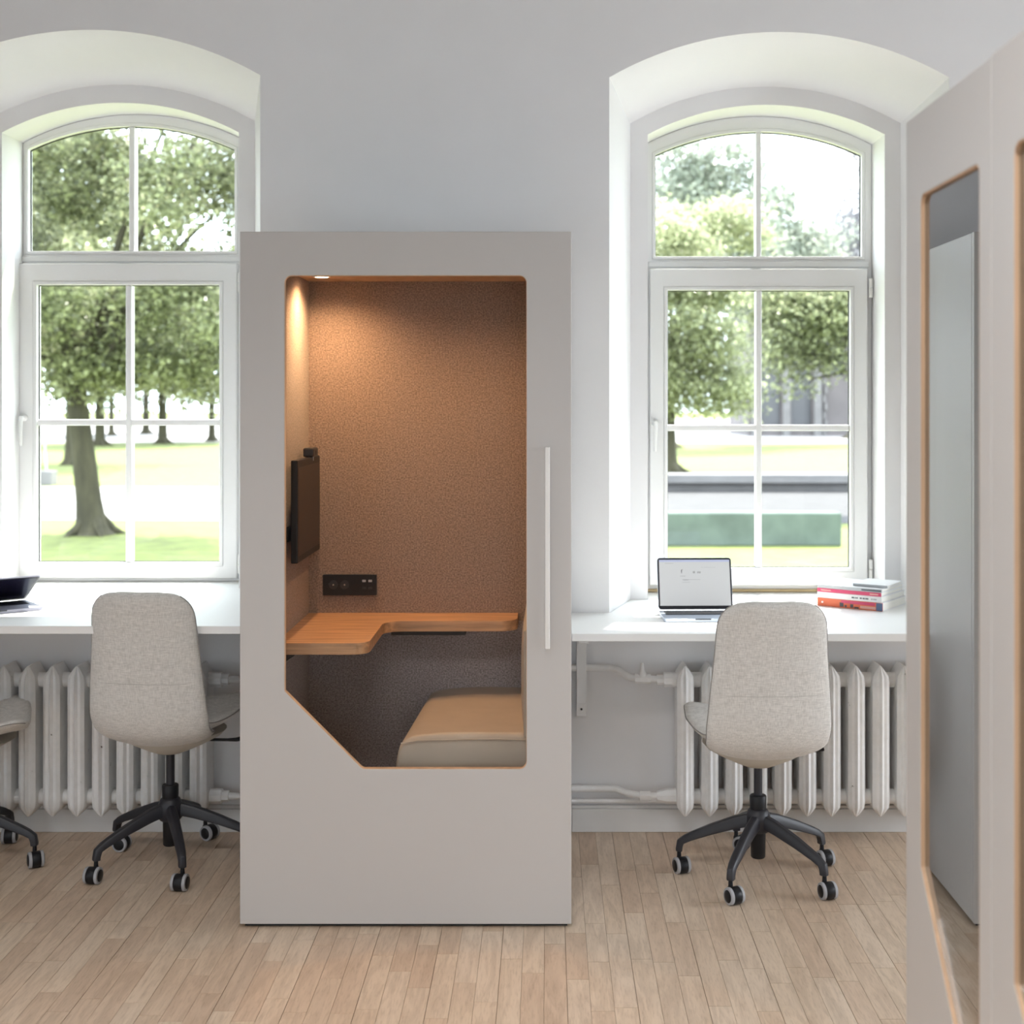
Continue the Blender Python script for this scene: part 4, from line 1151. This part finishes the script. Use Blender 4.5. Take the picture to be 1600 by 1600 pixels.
# right window
p = at(1040, 640, 55)
tree(p[0], 55, 0.42, clumps(55, 990, 1165, 330, 640, 40, (22, 40), 9, lambda u, v: v < 640 - 0.004 * (u - 1100) ** 2 * 0.4) + [blob(1130, 605, 54, 36, 30), blob(1065, 620, 54, 36, 26), blob(1095, 560, 54, 40, 36), blob(1150, 560, 54.5, 30, 36), blob(1110, 630, 53.5, 34, 20), blob(1155, 625, 54, 22, 22), blob(1050, 570, 54, 36, 34)],
     36000, 0.17, M['leaf_b'], 'sunlit light green tree at the left side of the right window', seed=6, flare=0.7)
p = at(1425, 640, 36)
tree(p[0], 36, 0.24, [blob(1262, 500, 36, 62, 75), blob(1320, 470, 36, 60, 50), blob(1222, 545, 35.6, 26, 34), blob(1240, 590, 35.6, 14, 26), blob(1215, 470, 36.5, 42, 42), blob(1390, 470, 36.5, 60, 70), blob(1300, 545, 35.5, 28, 40), blob(1440, 500, 36, 60, 80)],
     22000, 0.14, M['leaf_a'], 'dark green tree whose low boughs hang across the right window', seed=7)
p = at(1043, 640, 84)
tree(p[0], 84, 0.4, [blob(1080, 330, 84, 95, 90), blob(1060, 260, 84, 70, 70), blob(1140, 300, 85, 60, 80), blob(1160, 250, 85, 40, 50), blob(1150, 370, 84, 60, 50), blob(1100, 440, 84, 80, 60), blob(1185, 440, 85, 60, 80)],
     17000, 0.33, M['leaf_c'], 'pale washed-out tree filling the left upper pane of the right window', seed=8)
p = at(1400, 640, 92)
tree(p[0], 92, 0.4, [blob(1222, 345, 92, 36, 48), blob(1206, 305, 92, 18, 28), blob(1265, 378, 93, 46, 32), blob(1250, 430, 92, 60, 60), blob(1210, 420, 92, 50, 60)],
     9000, 0.36, M['leaf_c'], 'hazy rounded treetop in the right upper pane of the right window', seed=9)
p = at(1335, 640, 104)
tree(p[0], 104, 0.4, [blob(1340, 320, 104, 32, 60), blob(1345, 240, 104, 22, 30), blob(1310, 375, 104, 45, 40), blob(1340, 420, 104, 60, 60)],
     8000, 0.36, M['leaf_d'], 'greyish treetop at the right edge of the right window', seed=10)

# low walls on the lawn in front of the right window
o = boxo('garden_wall', 0.5, 6.05, 27.6, 28.15, GZ, GZ + 0.68, M['concrete_bounce'], bevel=0.03)
tag(o, 'low concrete wall with painted-in green grass bounce, standing on the lawn', 'wall')
t = empty('stone_bench_wall', (12, 44, GZ)); tag(t, 'long grey stone bench wall along the far side of the path', 'wall')
rel(t, boxo('coping', 2.0, 22, 43.6, 44.7, GZ + 0.30, GZ + 0.58, M['stone'], bevel=0.02))
rel(t, boxo('base_course', 2.4, 21.6, 44.0, 44.5, GZ, GZ + 0.30, M['stone']))
# kiosk parasol and bin far left
p = at(72, 757, 47.5)
t = empty('parasol', (p[0], 47.5, GZ)); tag(t, 'small grey parasol on a thin pole at the left edge of the left window', 'parasol')
bm = bmesh.new(); lathe(bm, [(0.75, 1.95), (0.72, 2.0), (0.4, 2.2), (0.04, 2.36), (0.02, 2.4)], 8, Matrix.Translation((p[0] - 0.1, 47.5, GZ))); rel(t, obj('canopy', bm, M['umbrella']))
rel(t, tubeo('pole', [(p[0] + 0.05, 47.5, GZ), (p[0] - 0.1, 47.5, GZ + 2.3)], 0.035, M['umbrella']))
rel(t, boxo('base_block', p[0] - 0.35, p[0] + 0.3, 47.2, 47.8, GZ, GZ + 0.5, M['stone'], bevel=0.02))

# old stone building behind the right-hand trees
t = empty('stone_building', (24.5, 112, GZ)); tag(t, 'old grey stone building with tall arched openings behind the trees', 'building')
x0, x1 = 16.8, 36.0
ar = [arch(xc - 0.85, xc + 0.85, GZ + 0.8, GZ + 6.6, GZ + 7.5, 12) for xc in (18.6, 21.2)] + [arch(24.0 - 0.75, 24.0 + 0.75, GZ + 5.0, GZ + 7.1, GZ + 8.2, 12), arch(27.5, 29.0, GZ + 5.0, GZ + 7.1, GZ + 8.2, 12), arch(31.5, 33.0, GZ + 5.0, GZ + 7.1, GZ + 8.2, 12)]
rel(t, plate('facade', rect(x0, x1, GZ, GZ + 11), ar, 112, 112.8, M['facade']))
rel(t, boxo('body', x0, x1, 113.2, 124, GZ, GZ + 11, M['facade']))
for lp in ar:
    rel(t, prism('window', lp, 112.5, 112.6, M['darkwin']))
for xc in (17.35, 19.9, 22.5, 25.9):
    rel(t, boxo('pilaster', xc - 0.32, xc + 0.32, 111.6, 111.99, GZ, GZ + 8.6, M['stone'], bevel=0.05))
rel(t, boxo('cornice', x0 - 0.3, x1 + 0.3, 111.3, 111.99, GZ + 8.6, GZ + 9.2, M['stone'], bevel=0.08))
for k in range(7):
    rel(t, boxo('quoin', 22.95 + 0.12 * (k % 2), 23.2 + 0.12 * (k % 2), 111.8, 111.99, GZ + 0.7 * k + 0.02, GZ + 0.7 * k + 0.62, M['stone']))
bm = bmesh.new()
v = [bm.verts.new(q) for q in ((x0 - .3, 111.4, GZ + 11), (x1 + .3, 111.4, GZ + 11), (x1 + .3, 124.5, GZ + 11), (x0 - .3, 124.5, GZ + 11), (x0 + 2, 118, GZ + 14), (x1 - 2, 118, GZ + 14))]
for f_ in ((0, 1, 5, 4), (1, 2, 5), (2, 3, 4, 5), (3, 0, 4), (0, 3, 2, 1)): bm.faces.new([v[i] for i in f_])
rel(t, obj('roof', bm, M['bk_grey']))
